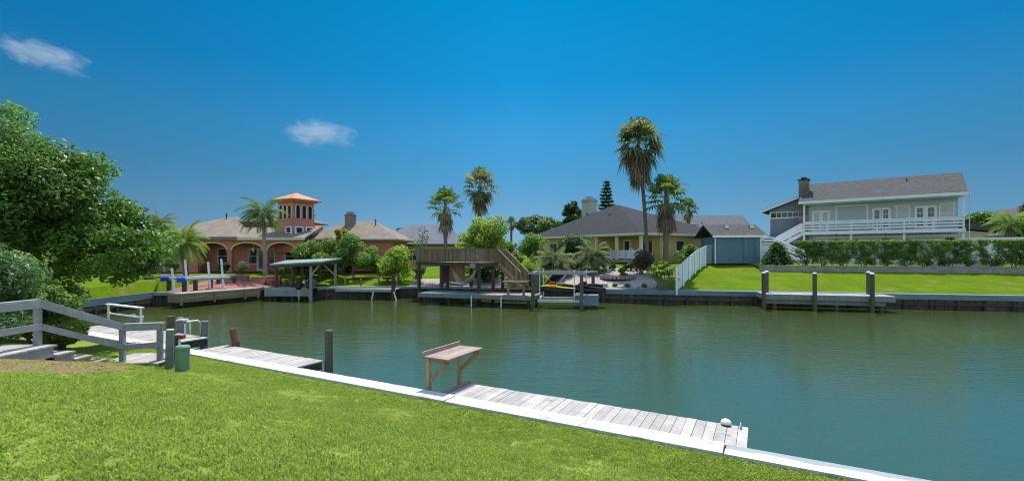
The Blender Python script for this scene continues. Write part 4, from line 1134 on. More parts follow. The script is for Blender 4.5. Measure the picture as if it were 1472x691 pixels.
# ---- pink Mediterranean house with tower
ph = thing('pink_house', 'salmon-pink arcaded house with square tower and terracotta cap', 'house', (gx(255,47.0),47.0,0.95), 0)
m = MB()
m.prism([(0,2.4,0),(12.4,2.4,0),(12.4,2.4,3.3),(0,2.4,3.3)],(0,7,0)); m.build('wall', M['pink'], ph)
# arcade: piers and arches
def arch_panel(m, x0, x1, ztop, zs, rise, y0=0.0, th=0.4):
    pts = [(x0,y0,zs)]
    n=14; cx=(x0+x1)/2; a=(x1-x0)/2
    for i in range(n+1):
        t_ = math.pi*i/n; pts.append((cx-a*math.cos(t_),y0,zs+rise*math.sin(t_)))
    pts += [(x1,y0,ztop),(x0,y0,ztop)]
    m.prism(pts[1:],(0,th,0),0.5)
bays = ((2.05,5.0),(5.45,8.6),(9.05,11.9))
m = MB(); m.box(0,2.05,0,0.4,0,3.3,0.5)
for a,b in ((5.0,5.45),(8.6,9.05),(11.9,12.4)): m.box(a,b,0,0.4,0,3.3,0.5)
for a,b in bays: arch_panel(m,a,b,3.3,2.2,0.75)
ar = m.build('arcade', M['orange'], ph)
m = MB()
for a,b in bays:
    n=14; cx=(a+b)/2; r_=(b-a)/2
    for i in range(n):
        t0=math.pi*i/n; t1=math.pi*(i+1)/n
        m.bar((cx-r_*math.cos(t0),-0.03,2.2+0.75*math.sin(t0)+0.06),(cx-r_*math.cos(t1),-0.03,2.2+0.75*math.sin(t1)+0.06),0.06,0.13,0.5)
m.build('arch_trim', M['cream'], ar)
for a,b in ((4.92,5.53),(8.52,9.13),(11.82,12.45)):
    m = MB(); m.box(a,b,-0.08,0.48,0,0.35); m.box(a,b,-0.06,0.46,2.08,2.2); m.build('pier_trim', M['orange'], ar)
for x,w in ((6.3,0.9),(8.1,0.9),(10.6,1.7),(3.2,1.1)): window(ph, x, 1.6, w, 1.5, 2.395, fm='cream', gm='glass', nx=1, nz=2)
door(ph, 7.2, 0.05, 0.85, 2.3, 2.395, (1,1), fm='cream')
m = MB(); m.tube([(7.15,0.9,2.9),(7.15,0.9,2.45)],0.02,6); m.tube([(7.15,0.9,2.45),(7.15,0.9,2.3),(7.15,0.9,2.05)],[0.1,0.16,0.06],8); m.build('porch_lamp', M['cream'], ph)
# roofs
m = MB(); m.add([(-0.6,-0.5,3.3),(13.0,-0.5,3.3),(13.0,4.2,4.75),(-0.6,4.2,4.75),(-0.6,-0.5,3.48),(13.0,-0.5,3.48),(13.0,4.2,4.93),(-0.6,4.2,4.93)],[(0,3,2,1),(4,5,6,7),(0,1,5,4),(1,2,6,5),(2,3,7,6),(3,0,4,7)],0.5)
rf = m.build('porch_roof', M['shingletan'], ph)
m = MB(); m.box(-0.65,13.05,-0.56,-0.505,3.24,3.46); m.build('fascia', M['cream'], rf)
m = MB(); hip(m,-3.4,6.3,-0.7,9.5,3.56,2.35,2.4,3.4,4.4,th=0.3); m.build('wing_roof', M['shingletan'], ph)
m = MB(); m.box(-3.0,-0.02,1.0,9.0,0,3.2); m.build('left_wing', M['beige'], ph)
m = MB(); m.box(4.4,11.0,4.25,9.0,3.0,5.25); m.build('upper_wall', M['pink'], ph)
m = MB()
for x in (5.6,6.9): m.box(x-0.45,x+0.45,4.18,4.245,5.0,5.06); m.box(x-0.45,x-0.39,4.18,4.244,4.72,5.0); m.box(x+0.39,x+0.45,4.18,4.244,4.72,5.0)
m.build('wall_trim', M['wooddark'], ph)
window(ph, 9.9, 4.95, 0.7, 0.75, 4.245, fm='cream', gm='glass')
m = MB(); hip(m,3.7,11.4,3.7,9.6,5.4,0.85,6.2,9.2,6.6,th=0.15); m.build('upper_roof', M['shingletan'], ph)
m = MB(); m.box(9.3,11.6,3.55,4.2,5.9,6.02); m.prism([(8.6,3.3,5.75),(11.9,3.3,6.05),(11.9,3.3,6.15),(8.6,3.3,5.86)],(0,1.6,0)); m.build('side_eave', M['terracotta'], ph)
# tower: slightly tapering square shaft, corner towards the canal
TW = Matrix.Translation((10.75,2.6,0)) @ Matrix.Rotation(R(61),4,'Z')
hb, ht = 1.40, 1.22
m = MB(TW); m.add([(-hb,-hb,2.0),(hb,-hb,2.0),(hb,hb,2.0),(-hb,hb,2.0),(-ht,-ht,7.35),(ht,-ht,7.35),(ht,ht,7.35),(-ht,ht,7.35)],[(0,3,2,1),(4,5,6,7),(0,1,5,4),(1,2,6,5),(2,3,7,6),(3,0,4,7)],0.5)
tw = m.build('tower', M['pink'], ph)
m = MB(TW); hip(m,-1.75,1.75,-1.75,1.75,7.52,0.8,0,0,0,th=0.16); m.build('tower_roof', M['terracotta'], tw)
m = MB(TW); m.box(-1.5,1.5,-1.5,1.5,7.22,7.355); m.build('cornice', M['terracotta'], tw)
def arched(parent, xf, x, z0, w, h, y):
    def arc(r, yy, n=10):
        pts=[(x-r,yy,z0)]
        for i in range(n+1):
            t_=math.pi*i/n; pts.append((x-r*math.cos(t_),yy,z0+h-w/2+r*math.sin(t_)))
        pts.append((x+r,yy,z0)); return pts
    m = MB(xf); a=arc(w/2+0.075,y-0.05); b=arc(w/2,y-0.05); v=a+b; k=len(a)
    v2=[(p[0],p[1]+0.12,p[2]) for p in v]; V_=v+v2; n2=len(v); fs=[]
    for i in range(k-1):
        fs.append((i,i+1,k+i+1,k+i)); fs.append((n2+i,n2+k+i,n2+k+i+1,n2+i+1)); fs.append((i,n2+i,n2+i+1,i+1)); fs.append((k+i,k+i+1,n2+k+i+1,n2+k+i))
    m.add(V_,fs,0.5); o=m.build('arched_window', M['cream'], parent)
    g = MB(xf); g.prism(arc(w/2-0.002,y-0.025)[1:-1]+[(x+w/2-0.002,y-0.025,z0),(x-w/2+0.002,y-0.025,z0)],(0,0.05,0)); g.build('pane', M['opening'], o)
FR = TW; LF = TW @ Matrix.Rotation(R(-90),4,'Z')
for xf in (FR, LF):
    for x in (-0.72,0.0,0.72): arched(tw, xf, x, 5.55, 0.44, 1.35, -1.26)
for xf,xs_ in ((FR,(-0.66,0.56)),(LF,(0.72,))):
    for x in xs_:
        window(tw, x, 4.0, 0.72, 1.15, -1.35, fm='white', gm='glass', nx=1, nz=2, xf=xf, fw=0.12, depth=0.1)
# right wing
m = MB(); m.box(12.45,21.0,2.6,9.5,0,3.2); m.build('right_wing', M['pink'], ph)
m = MB(); hip(m,11.6,21.8,1.9,10.4,3.4,2.15,14.9,18.0,6.0,th=0.2); m.build('right_roof', M['shingletan'], ph)
m = MB(); m.box(15.2,16.2,4.6,5.4,4.6,6.1); m.box(15.15,16.25,4.55,5.45,6.1,6.2); m.box(15.35,16.05,4.75,5.25,6.2,6.5); m.build('chimney', M['stone'], ph)
m = MB(); m.tube([(2.5,4.0,5.6),(2.5,4.0,6.3)],0.07,7); m.build('vent_pipe', M['wooddark'], ph)
m = MB(); m.tube([(18.5,5,4.9),(18.5,5,5.7)],0.06,7); m.build('vent_pipe', M['wooddark'], ph)
# terrace wall and steps in front
t = thing('terrace_wall', 'low pinkish-red terrace wall with steps before the pink house', 'garden wall', (gx(270,40.8),40.8,0.2))
lx = lambda px: gx(px,40.8)-gx(270,40.8)
m = MB(); m.box(lx(232),lx(357),-0.15,0.15,-0.3,0.72); m.box(lx(384),lx(404),-0.15,0.15,-0.3,0.66); m.build('wall', M['brickred'], t)
m = MB(); m.box(lx(232)-0.05,lx(357)+0.05,-0.2,0.2,0.72,0.79); m.box(lx(384)-0.05,lx(404)+0.05,-0.2,0.2,0.66,0.73); m.build('coping', M['pink'], t)
for k in range(4):
    m = MB(); m.box(lx(357)+0.06,lx(384)-0.06,-0.6+k*0.3,0.2+k*0.3,-0.3,0.06+k*0.17); m.build('step', M['brickred'], t)

# ---- low grey metal-roofed house in the middle
g2 = thing('bungalow', 'low house with pale grey hip roof behind the raised deck', 'house', (gx(522,58),58.0,0.95), R(4))
m = MB(); m.box(0.5,13.2,0.6,10,0,2.9); m.build('wall', M['yellow'], g2)
m = MB(); hip(m,0,13.8,0,10.8,3.05,2.75,5.2,9.0,5.4,th=0.2); m.build('roof', M['metalroof'], g2)
m = MB(); m.box(-0.05,13.85,-0.06,-0.005,2.82,3.06); m.build('fascia', M['wooddark'], g2)
for x in (3.0,6.0,10.0): window(g2, x, 1.6, 1.4, 1.2, 0.595, nx=2)
# ---- tan house at far right
t2 = thing('tan_house', 'low tan house with brown roof beyond the hedge at far right', 'house', (gx(1386,62),62.0,1.9), R(-12))
m = MB(); m.prism([(-2,0.6,0),(9.5,0.6,0),(9.5,0.6,1.9),(4.0,0.6,3.6),(-2,0.6,4.3)],(0,9,0)); m.build('wall', M['beige'], t2)
m = MB(); m.prism([(-2.5,0.0,4.5),(4.2,0.0,3.75),(10.2,0.0,1.9),(10.2,0,2.1),(5.5,0,4.75),(-2.5,0.0,5.0)],(0,11,0)); m.build('roof', M['shinglebrown'], t2)
t3 = thing('gabled_house', 'distant house with long sloping tan roof above the far right trees', 'house', (gx(1420,80),80.0,1.9), R(-10))
m = MB(); m.box(0.6,16,0.6,9,0,4.4); m.build('wall', M['beige'], t3)
m = MB(); m.prism([(0,0,4.6),(8.5,0,9.0),(17,0,4.6),(17,0,4.35),(8.5,0,8.75),(0,0,4.35)],(0,10,0)); m.build('roof', M['shinglebrown'], t3)
t4 = thing('small_pavilion', 'small pale-roofed pavilion at the right edge above the hedge', 'pavilion', (gx(1462,52),52.0,1.9))
m = MB(); hip(m,0,3.6,0,3.6,3.0,0.9,1.8,1.8,1.8,th=0.12); m.build('roof', M['shinglegrey'], t4)
for x in (0.3,3.3):
    for y in (0.3,3.3):
        m = MB(); m.box(x-0.07,x+0.07,y-0.07,y+0.07,0,2.78); m.build('post', M['white'], t4)
# ------------------------------------------------------------ far-bank structures
# dock under the right lawn
Q0 = Vector((gx(1088,34.6),34.6,0)); Q1 = Vector((gx(1265,32.6),32.6,0)); qa = math.atan2(Q1.y-Q0.y,Q1.x-Q0.x); ql=(Q1-Q0).length
t = thing('dock', 'grey dock on the far bank in front of the bright lawn, with capped piles', 'dock', Q0, qa)
m = MB(); x=0.0
while x < ql-0.03:
    m.box(x+0.005,x+0.175,-1.9,-0.13,0.02,0.06); x += 0.18
m.build('decking', M['railgrey'], t)
m = MB(); m.box(0,ql,-1.96,-1.91,-0.30,0.05); m.box(-0.05,-0.005,-1.96,-0.13,-0.30,0.05); m.box(ql+0.005,ql+0.05,-1.96,-0.13,-0.30,0.05); m.box(0.2,ql-0.4,-1.7,-1.62,-0.62,-0.31); m.build('fascia', M['pilegrey'], t)
for x in (0.8,4.6,ql-0.6):
    m = MB(); m.tube([(x,-1.5,-2.6),(x,-1.5,-0.32)],0.13,9); m.build('pile', M['pilegreen'], t)
def dock_x(px, y):      # local x of the point at local depth y seen in pixel column px
    best = min(np.arange(-1,ql+2,0.02), key=lambda x_: abs((mw(t)@Vector((x_,y,0))).x/(mw(t)@Vector((x_,y,0))).y-(px-736)/F)); return float(best)
for x,y,h in ((dock_x(1098,-2.1),-2.10,1.50),(dock_x(1102,-0.3),-0.30,1.52),(dock_x(1171,-2.1),-2.10,1.50),(dock_x(1248.5,-0.35),-0.35,1.55),(dock_x(1254,-2.1),-2.10,1.52)):
    m = MB(); m.tube([(x,y,-2.6),(x,y,h)],0.14,10); q = m.build('mooring_post', M['pilegreen'], t)
    m = MB(); m.tube([(x,y,h),(x,y,h+0.05),(x,y,h+0.12)],[0.17,0.165,0.03],10); m.build('post_cap', M['pilecap'], q)
# retaining wall and hedge
Wa = Vector((gx(1092,41.2),41.2,0)); Wb = Vector((gx(1472,36.9),36.9,0)); Wb = Wa+(Wb-Wa)*1.5
wa = math.atan2(Wb.y-Wa.y,Wb.x-Wa.x); wl=(Wb-Wa).length
t = thing('retaining_wall', 'low grey block retaining wall under the clipped hedge', 'retaining wall', (Wa.x,Wa.y,1.15), wa)
m = MB()
for r_ in range(3):
    x = -0.2*(r_%2)
    while x < wl:
        m.box(max(x,0)+0.004,x+0.396,0,0.25,0.2*r_+0.003,0.2*r_+0.197); x += 0.4
m.build('block_courses', M['block'], t)
m = MB(); m.box(-0.02,wl,-0.04,0.3,0.6,0.66); m.build('coping', M['block'], t)
m = MB(); m.box(0.1,wl,0.27,2.6,0.0,0.56); q=m.build('planting_bed', M['dark'], t)
hd = thing('hedge', 'long clipped green hedge in front of the white balcony house', 'hedge', (Wa.x,Wa.y,1.72), wa)
HX = Matrix.Translation((Wa.x,Wa.y,1.72)) @ Matrix.Rotation(wa,4,'Z')
hr = np.array(HX)
x = 4.05; k = 0
while x < wl-1:
    wd = random.uniform(1.25,1.75); rg = np.random.default_rng(100+k); bl=[]
    for q in range(46):
        zz = rg.uniform(0.28,2.10); ww = wd*0.60*(0.70+0.30*min(1,zz/1.2))
        bl.append((x+rg.uniform(-1,1)*ww, 1.1+rg.uniform(-0.42,0.42), zz, 0.26,0.26,0.22))
    for q in range(14): bl.append((x+rg.uniform(-0.62,0.62)*wd, 1.1+rg.uniform(-0.4,0.4), 2.16, 0.3,0.3,0.16))
    bl = [(*(hr[:3,:3]@np.array(b[:3])+hr[:3,3]),*b[3:]) for b in bl]
    V,var = leaf_cloud(bl, 5200, 0.06, 200+k, aspect=0.5)
    b_ = quads_obj('bush', V, var, M['leafmid'], hd)
    m = MB(HX)
    for q in range(6): m.tube([(x+rg.uniform(-.2,.2),1.1+rg.uniform(-.15,.15),-0.2),(x+rg.uniform(-.6,.6),1.1+rg.uniform(-.3,.3),1.1)],[0.035,0.02],5)
    m.build('stem', M['trunk'], b_, world=True)
    x += wd*1.03; k += 1
# low white wall seen between hedge and lawn of the white house
Pq = mw(wh) @ Vector((-1.0,-3.2,0))
m = MB(mw(wh)); m.box(-1.2,14.5,-2.3,-2.18,-0.3,0.45); tag(m.build('garden_wall', M['white']), 'low white garden wall glimpsed behind the hedge stems', 'garden wall')
m = MB(mw(wh)); m.box(11.0,26,6.0,6.1,0,2.5); tag(m.build('privacy_fence', M['whitefence']), 'pale fence running right from the white house behind the hedge top', 'fence')
m = MB(mw(wh)); m.box(-1.3,13.0,-2.17,1.9,-0.3,0.02); tag(m.build('patio', M['concrete']), kind='structure')
# white fence down the lawn
fA = Vector((gx(971,35.9),35.9)); fB = Vector((gx(1017,46.0),46.0))
t = thing('picket_fence', 'white solid picket fence stepping down the lawn to the canal', 'fence', (fA.x,fA.y,0))
n=46; m = MB(); pm = MB()
d = (fB-fA); L_ = d.length; d.normalize()
for i in range(n):
    a = fA+d*(L_*i/n+0.006); b = fA+d*(L_*(i+1)/n-0.006)
    z0 = far_z(a.x,a.y); h = 1.75 + (0.06 if i%2 else 0)
    m.bar((a.x,a.y,z0+h/2+0.03),(b.x,b.y,far_z(b.x,b.y)+h/2+0.03),0.03,h)
m.build('pickets', M['whitefence'], t, world=True)
for i in range(0,n+1,8):
    a = fA+d*(L_*i/n); a2 = a + Vector((d.y,-d.x))*0.08
    z0 = far_z(a.x,a.y)
    q = MB(); q.box(a2.x-0.06,a2.x+0.06,a2.y-0.06,a2.y+0.06,z0-0.3,z0+1.86); q.build('post', M['whitefence'], t, world=True)
t = thing('board_fence', 'grey-white board fence linking the picket fence with the teal shed', 'fence', (gx(1017,46),46.0,1.85))
x1 = gx(1029,45.2)-gx(1017,46)
m = MB(); x=0.08
while x < x1-0.05: m.box(x,x+0.14,0,0.03,0,1.85); x+=0.15
m.build('boards', M['siding'], t)
t = thing('board_fence', 'pale board fence between the teal shed and the white stairs', 'fence', (gx(1090,46.5),46.5,1.85))
m = MB(); x=0.25
while x < 3.0: m.box(x,x+0.19,0,0.03,0,1.85); x+=0.2
m.build('boards', M['whitefence'], t)

# ---- raised timber deck
ca = math.atan2(-0.585,0.811)
dk = thing('raised_deck', 'raised brown timber deck with picket railing over the canal edge', 'deck', (-2.45,35.3,0), ca)
# local x: 0 at the right front corner, negative to the left; y inward
LX, LY, ZF = 6.85, 3.2, 2.12
m = MB(); y=0.0
while y < LY-0.05:
    m.box(-LX,0,y+0.004,y+0.136,ZF,ZF+0.04); y+=0.14
m.build('floor', M['wooddeck'], dk)
m = MB(); m.box(-LX-0.03,0.03,-0.06,-0.01,ZF-0.22,ZF+0.06); m.box(-LX-0.03,0.03,LY,LY+0.05,ZF-0.22,ZF+0.06); m.box(0.005,0.055,-0.005,LY-0.01,ZF-0.22,ZF+0.06); m.box(-LX-0.06,-LX-0.005,-0.005,LY-0.01,ZF-0.22,ZF+0.06)
for x in np.arange(-LX+0.6,-0.3,0.6): m.box(x-0.025,x+0.025,0.0,LY-0.02,ZF-0.2,ZF-0.005)
m.build('joists', M['wooddark'], dk)
for nm,(p,q) in (('railing',((-LX,-0.03),(0,-0.03))),('railing',((0.03,0),(0.03,2.1))),('railing',((-LX-0.03,0),(-LX-0.03,LY))),('railing',((-LX,LY+0.03),(0,LY+0.03)))):
    m = MB(); p=Vector(p); q=Vector(q); dd=q-p; L2=dd.length; dd.normalize(); nn=int(L2/0.125)
    for i in range(nn+1):
        c = p+dd*(L2*i/nn); m.box(c.x-0.042,c.x+0.042,c.y-0.042 if abs(dd.y)>.5 else c.y-0.02,c.y+0.042 if abs(dd.y)>.5 else c.y+0.02,ZF+0.12,ZF+1.10)
    m.bar((p.x,p.y,ZF+1.13),(q.x,q.y,ZF+1.13),0.14,0.04)
    m.bar((p.x,p.y,ZF+0.2),(q.x,q.y,ZF+0.2),0.09,0.05)
    m.build(nm, M['wooddeck'], dk)
for x,y in ((-LX+0.15,0.1),(-4.1,0.1),(-0.15,0.1),(-LX+0.15,LY-0.1),(-3.5,LY-0.1),(-0.15,LY-0.1),(-4.5,1.2),(-0.2,1.9)):
    m = MB(); m.box(x-0.10,x+0.10,y-0.10,y+0.10,-1.2,ZF-0.225); m.build('post', M['wooddark'], dk)
m = MB(); m.box(-0.9,-0.35,-0.09,-0.065,ZF-0.35,ZF-0.02); m.build('utility_box', M['concrete'], dk)
# stairs at the right rear
sm = MB(); rm = MB(); pm=MB()
sp = Vector((0.1,2.65,ZF)); sq = Vector((2.3,2.65,0.35))
for i in range(9):
    c = sp.lerp(sq,(i+0.5)/9); sm.box(c.x-0.15,c.x+0.15,c.y-0.48,c.y+0.48,c.z-0.04,c.z)
for dy in (-0.52,0.52):
    o = Vector((0,dy,0)); sm.bar(sp+o-Vector((0,0,.12)),sq+o-Vector((0,0,.12)),0.05,0.28)
    rm.bar(sp+o+Vector((0,0,1.1)),sq+o+Vector((0,0,1.1)),0.1,0.05); rm.bar(sp+o+Vector((0,0,0.2)),sq+o+Vector((0,0,0.2)),0.05,0.07)
    for i in range(19):
        c = sp.lerp(sq,i/18)+o; rm.box(c.x-0.04,c.x+0.04,c.y-0.02,c.y+0.02,c.z+0.12,c.z+1.1)
q = sm.build('stair', M['wooddeck'], dk); rm.build('stair_railing', M['wooddeck'], q)
# board screen below, left rear
dkM = mw(dk)
m = MB(dkM); x=-LX+0.3
while x < -4.7: m.box(x,x+0.17,LY+0.35,LY+0.38,0.3,1.95); x += 0.175
tag(m.build('board_screen', M['woodtan']), 'tan board screen in the shade beneath the raised deck', 'fence')
# hammock between posts under the deck
P = dkM @ Vector((-2.2,0.7,0.5))
t = thing('hammock', 'pale rope hammock slung beneath the raised deck', 'hammock', P, ca)
m = MB()
for i in range(12):
    f0=i/12; f1=(i+1)/12
    def hp(f): return Vector((-1.25+2.5*f,0,0.0+1.1*(2*f-1)**2))
    for w0 in (-0.35,0.35):
        pass
    a=hp(f0); b=hp(f1); wa_=0.05+0.40*math.sin(math.pi*f0); wb_=0.05+0.40*math.sin(math.pi*f1)
    v=[a+Vector((0,-wa_,0.05)),b+Vector((0,-wb_,0.05)),b+Vector((0,wb_,0.05)),a+Vector((0,wa_,0.05))]
    m.add(v+[p-Vector((0,0,0.03)) for p in v],[(0,1,2,3),(7,6,5,4),(0,4,5,1),(2,6,7,3)],0.5)
m.build('sling', M['rope'], t)
m = MB(); m.tube([(-1.25,0,1.1),(-1.6,0,1.45)],0.03,5); m.tube([(1.25,0,1.1),(1.6,0,1.45)],0.03,5); m.build('cord', M['rope'], t)
# patio set on the deck
P = dkM @ Vector((-2.6,1.3,ZF+0.04))
t = thing('patio_table', 'white patio table on the raised deck', 'table', P, ca)
m = MB(); m.tube([(0,0,0.68),(0,0,0.72)],0.62,20); m.build('tabletop', M['white'], t)
for a in range(4):
    m = MB(); m.bar((0.15*math.cos(a*1.57+.7),0.15*math.sin(a*1.57+.7),0.675),(0.5*math.cos(a*1.57+.7),0.5*math.sin(a*1.57+.7),0),0.05,0.05); m.build('leg', M['white'], t)
c0=None
for k,(x,y,rz,lab) in enumerate(((-2.6,2.35,0.0,'white patio chair behind the table on the raised deck'),(-1.0,1.0,-1.7,'white patio chair at the right end of the raised deck'),(-5.2,1.4,1.3,'white patio chair at the left end of the raised deck'))):
    P = dkM @ Vector((x,y,ZF+0.04))
    if c0 is None:
        c0 = thing('patio_chair', lab, 'chair', P, ca+rz, 'white patio chairs on the raised deck')
        m = MB(); m.box(-0.25,0.25,-0.25,0.22,0.40,0.44); m.build('seat', M['white'], c0)
        m = MB()
        for i in range(4): m.bar((-0.2+i*0.133,0.22,0.44),(-0.22+i*0.146,0.36,0.95),0.06,0.025)
        m.bar((-0.26,0.36,0.95),(0.26,0.36,0.95),0.04,0.07); m.build('backrest', M['white'], c0)
        for sx in (-0.23,0.23):
            m = MB(); m.bar((sx,-0.22,0.40),(sx,-0.25,0),0.04,0.04); m.build('leg', M['white'], c0)
            m = MB(); m.bar((sx,0.2,0.40),(sx,0.27,0),0.04,0.04); m.build('leg', M['white'], c0)
            m = MB(); m.bar((sx*1.15,-0.25,0.62),(sx*1.15,0.26,0.64),0.05,0.03); m.build('armrest', M['white'], c0)
    else: dup(c0, P, ca+rz, lab)
# low dock in front of the deck
d0 = Vector((gx(601,35.6),35.6,0)); d1 = Vector((gx(766,32.9),32.9,0)); da=math.atan2(d1.y-d0.y,d1.x-d0.x); dl=(d1-d0).length
t = thing('dock', 'low long dock in front of the raised timber deck', 'dock', d0, da)
m = MB(); y=0.06
while y < 2.6: m.box(0,4.6,y+0.004,y+0.14,-0.16,-0.12); y+=0.145
m.build('decking', M['bulk'], t)
m = MB(); y=0.06
while y < 2.6: m.box(4.604,dl,y+0.004,y+0.14,-0.16,-0.12); y+=0.145
m.build('new_decking', M['tabletop'], t)
m = MB(); m.box(0,dl,-0.0,0.05,-0.42,-0.11); m.box(dl+0.004,dl+0.05,0,2.6,-0.42,-0.11); m.build('fascia', M['pilegrey'], t)
for x in (0.4,2.4,4.5,6.6,dl-0.4):
    m = MB(); m.tube([(x,0.3,-2.6),(x,0.3,-0.43)],0.10,8); m.build('pile', M['wooddark'], t)
for x in (4.4,6.7):
    m = MB(); m.tube([(x,-0.06,-1.5),(x,-0.06,-0.2)],0.05,7); m.build('pipe', M['pvc'], t)
# second cleaning table on that dock
P = (gx(741,33.9),33.9,-0.12)
t = thing('cleaning_table', 'dark wooden cleaning table on the far dock below the deck stairs', 'table', P, da)
m = MB(); m.box(-0.95,0.95,-0.4,0.4,0.93,0.99); m.box(-0.95,0.95,0.36,0.4,0.99,1.1); m.build('tabletop', M['wooddeck'], t)
for x in (-0.55,0.62):
    m = MB(); m.box(x-0.08,x+0.08,-0.08,0.08,0,0.925); m.build('leg', M['woodgold'], t)
# ---- boat lift with watercraft
b0_ = Vector((gx(766,32.8),32.8,0)); b1_ = Vector((gx(836,32.4),32.4,0)); ba=math.atan2(b1_.y-b0_.y,b1_.x-b0_.x); bw=(b1_-b0_).length
t = thing('boat_lift', 'grey framed boat lift on posts holding two watercraft', 'boat lift', b0_, ba)
for x,y in ((0,0),(bw,0),(0.1,3.0),(bw+0.95,3.0)):
    m = MB(); m.box(x-0.12,x+0.12,y-0.12,y+0.12,-2.0,1.42); m.build('post', M['pilegreen'], t)
m = MB(); m.bar((-0.35,0,1.50),(bw+0.35,0,1.50),0.12,0.16); m.bar((-0.3,3.0,1.50),(bw+1.3,3.0,1.50),0.12,0.16); m.bar((0,0.07,1.50),(0.1,2.93,1.50),0.12,0.12); m.bar((bw,0.07,1.50),(bw+0.95,2.93,1.50),0.12,0.12); m.build('beam', M['railgrey'], t)
for x,y in ((0.45,0.5),(bw-0.5,0.3),(bw+0.4,1.9),(0.6,2.7)):
    m = MB(); m.tube([(x,y,-0.5),(x,y,1.75)],0.035,7); m.build('guide_pole', M['pvc'], t)
m = MB(); m.box(0.3,bw+0.2,0.35,0.5,-0.55,-0.38); m.box(0.3,bw+0.8,2.4,2.55,-0.55,-0.38); m.bar((0.5,0.5,-0.3),(0.5,2.4,-0.3),0.12,0.12); m.bar((bw,0.5,-0.3),(bw,2.4,-0.3),0.12,0.12); m.build('cradle', M['alu'], t)
m = MB(); m.box(bw-0.55,bw+1.2,0.42,2.3,-0.12,-0.02); m.box(bw-0.55,bw+1.2,0.40,0.415,-0.75,-0.02); m.build('side_platform', M['bulk'], t)
liftM = mw(t)
def jetski(name, label, pos, rz, upper, accent):
    j = thing(name, label, 'jet ski', pos, rz)
    def hull(zsc, prof_, mt, nm, par=None):
        m = MB(); rings=[]
        for x,w,zb,zt in prof_: rings.append([(x,-w*0.55,zb),(x,-w,zb+(zt-zb)*0.45),(x,-w*0.82,zt),(x,w*0.82,zt),(x,w,zb+(zt-zb)*0.45),(x,w*0.55,zb)])
        v=[p for r_ in rings for p in r_]; f=[]; k=6
        for i in range(len(rings)-1):
            for q in range(k): f.append((i*k+q,i*k+(q+1)%k,(i+1)*k+(q+1)%k,(i+1)*k+q))
        f.append(tuple(range(k))[::-1]); f.append(tuple((len(rings)-1)*k+q for q in range(k)))
        m.add(v,f,0.5); return m.build(nm, mt, par or j, smooth=False, bevel=0.02)
    hull(1,[(-1.4,0.42,0.02,0.36),(-0.6,0.52,0.0,0.40),(0.4,0.50,0.0,0.45),(1.1,0.33,0.10,0.52),(1.55,0.06,0.34,0.56)],M['black'],'hull')
    hull(1,[(-1.38,0.36,0.37,0.46),(-0.5,0.44,0.41,0.55),(0.35,0.45,0.46,0.72),(0.95,0.30,0.53,0.70),(1.5,0.05,0.565,0.60)],upper,'deck_shell')
    hull(1,[(-1.2,0.16,0.47,0.72),(-0.5,0.17,0.56,0.80),(0.1,0.15,0.66,0.78)],M['black'],'seat')
    hull(1,[(0.15,0.16,0.70,0.92),(0.5,0.2,0.72,0.98),(0.85,0.12,0.70,0.78)],accent,'cowl')
    j.scale = (0.88,0.88,0.88)
    m = MB(); m.tube([(0.2,-0.38,0.98),(0.28,-0.1,0.95),(0.28,0.1,0.95),(0.2,0.38,0.98)],0.025,6); m.build('handlebar', M['black'], j)
    return j
jetski('jet_ski', 'yellow jet ski with red front cowl resting on the boat lift', liftM@Vector((1.75,1.25,0.0)), ba+math.pi+0.12, M['hullyellow'], M['hullred'])
jetski('jet_ski', 'black jet ski on the right side of the boat lift', liftM@Vector((bw+0.55,1.7,0.0)), ba+math.pi+0.1, M['black'], M['black'])
m = MB(); m.box(0,0.6,0,0.45,0,0.12)
# loading ramp poles behind lift
for k,(x,lab) in enumerate(((776,'slanting pale pole behind the boat lift, left one'),(797,'slanting pale pole behind the boat lift, right one'))):
    D=38.5; p=Vector((gx(x,D),D,far_z(gx(x,D),D)-0.05)); m = MB(); m.bar(p,p+Vector((1.3,0.3,1.55)),0.09,0.09)
    tag(m.build('pole', M['railgrey']), lab, 'pole')
# planter ring
P=(gx(888,40.6),40.6); zz=far_z(*P)
t = thing('planter', 'round stone-edged planter in the pale gravel by the canal', 'planter', (P[0],P[1],zz))
m = MB()
for i in range(26):
    a=i*2*math.pi/26; c=Vector((1.45*math.cos(a),1.1*math.sin(a),0)); d_=Vector((-math.sin(a)*1.45,math.cos(a)*1.1,0)).normalized()
    m.bar(c-d_*0.15+Vector((0,0,0.12)),c+d_*0.15+Vector((0,0,0.12)),0.2,0.3)
m.build('edging', M['block'], t)
m = MB(); m.prism([(1.38*math.cos(a*0.314),1.03*math.sin(a*0.314),-0.1) for a in range(20)],(0,0,0.25)); m.build('soil', M['dark'], t)
# boulders on the gravel
rk0=None
for k,(px,D,s_,lab) in enumerate(((868,38.4,1.0,'large pale boulder on the gravel beside the boat lift'),(893,38.0,0.7,'smaller boulder on the gravel edge, left of the small fan palm'),(915,37.8,0.8,'low boulder on the gravel edge closest to the small fan palm'))):
    x=gx(px,D); P=(x,D,far_z(x,D)-0.05)
    if rk0 is None:
        import bmesh
        bm=bmesh.new(); bmesh.ops.create_icosphere(bm,subdivisions=3,radius=0.5)
        rg=random.Random(2)
        from mathutils import noise
        for v in bm.verts: v.co *= 1+0.35*noise.noise(v.co*3.0); 
        for v in bm.verts: v.co.z = max(v.co.z*0.7,-0.1)
        me=bpy.data.meshes.new('boulder'); bm.to_mesh(me); bm.free(); me.materials.append(M['concrete'])
        rk0=bpy.data.objects.new('boulder',me); COL.objects.link(rk0); rk0.location=P; tag(rk0,lab,'boulder','boulders on the gravel bed')
    else: dup(rk0,P,k*1.3,lab,s_)

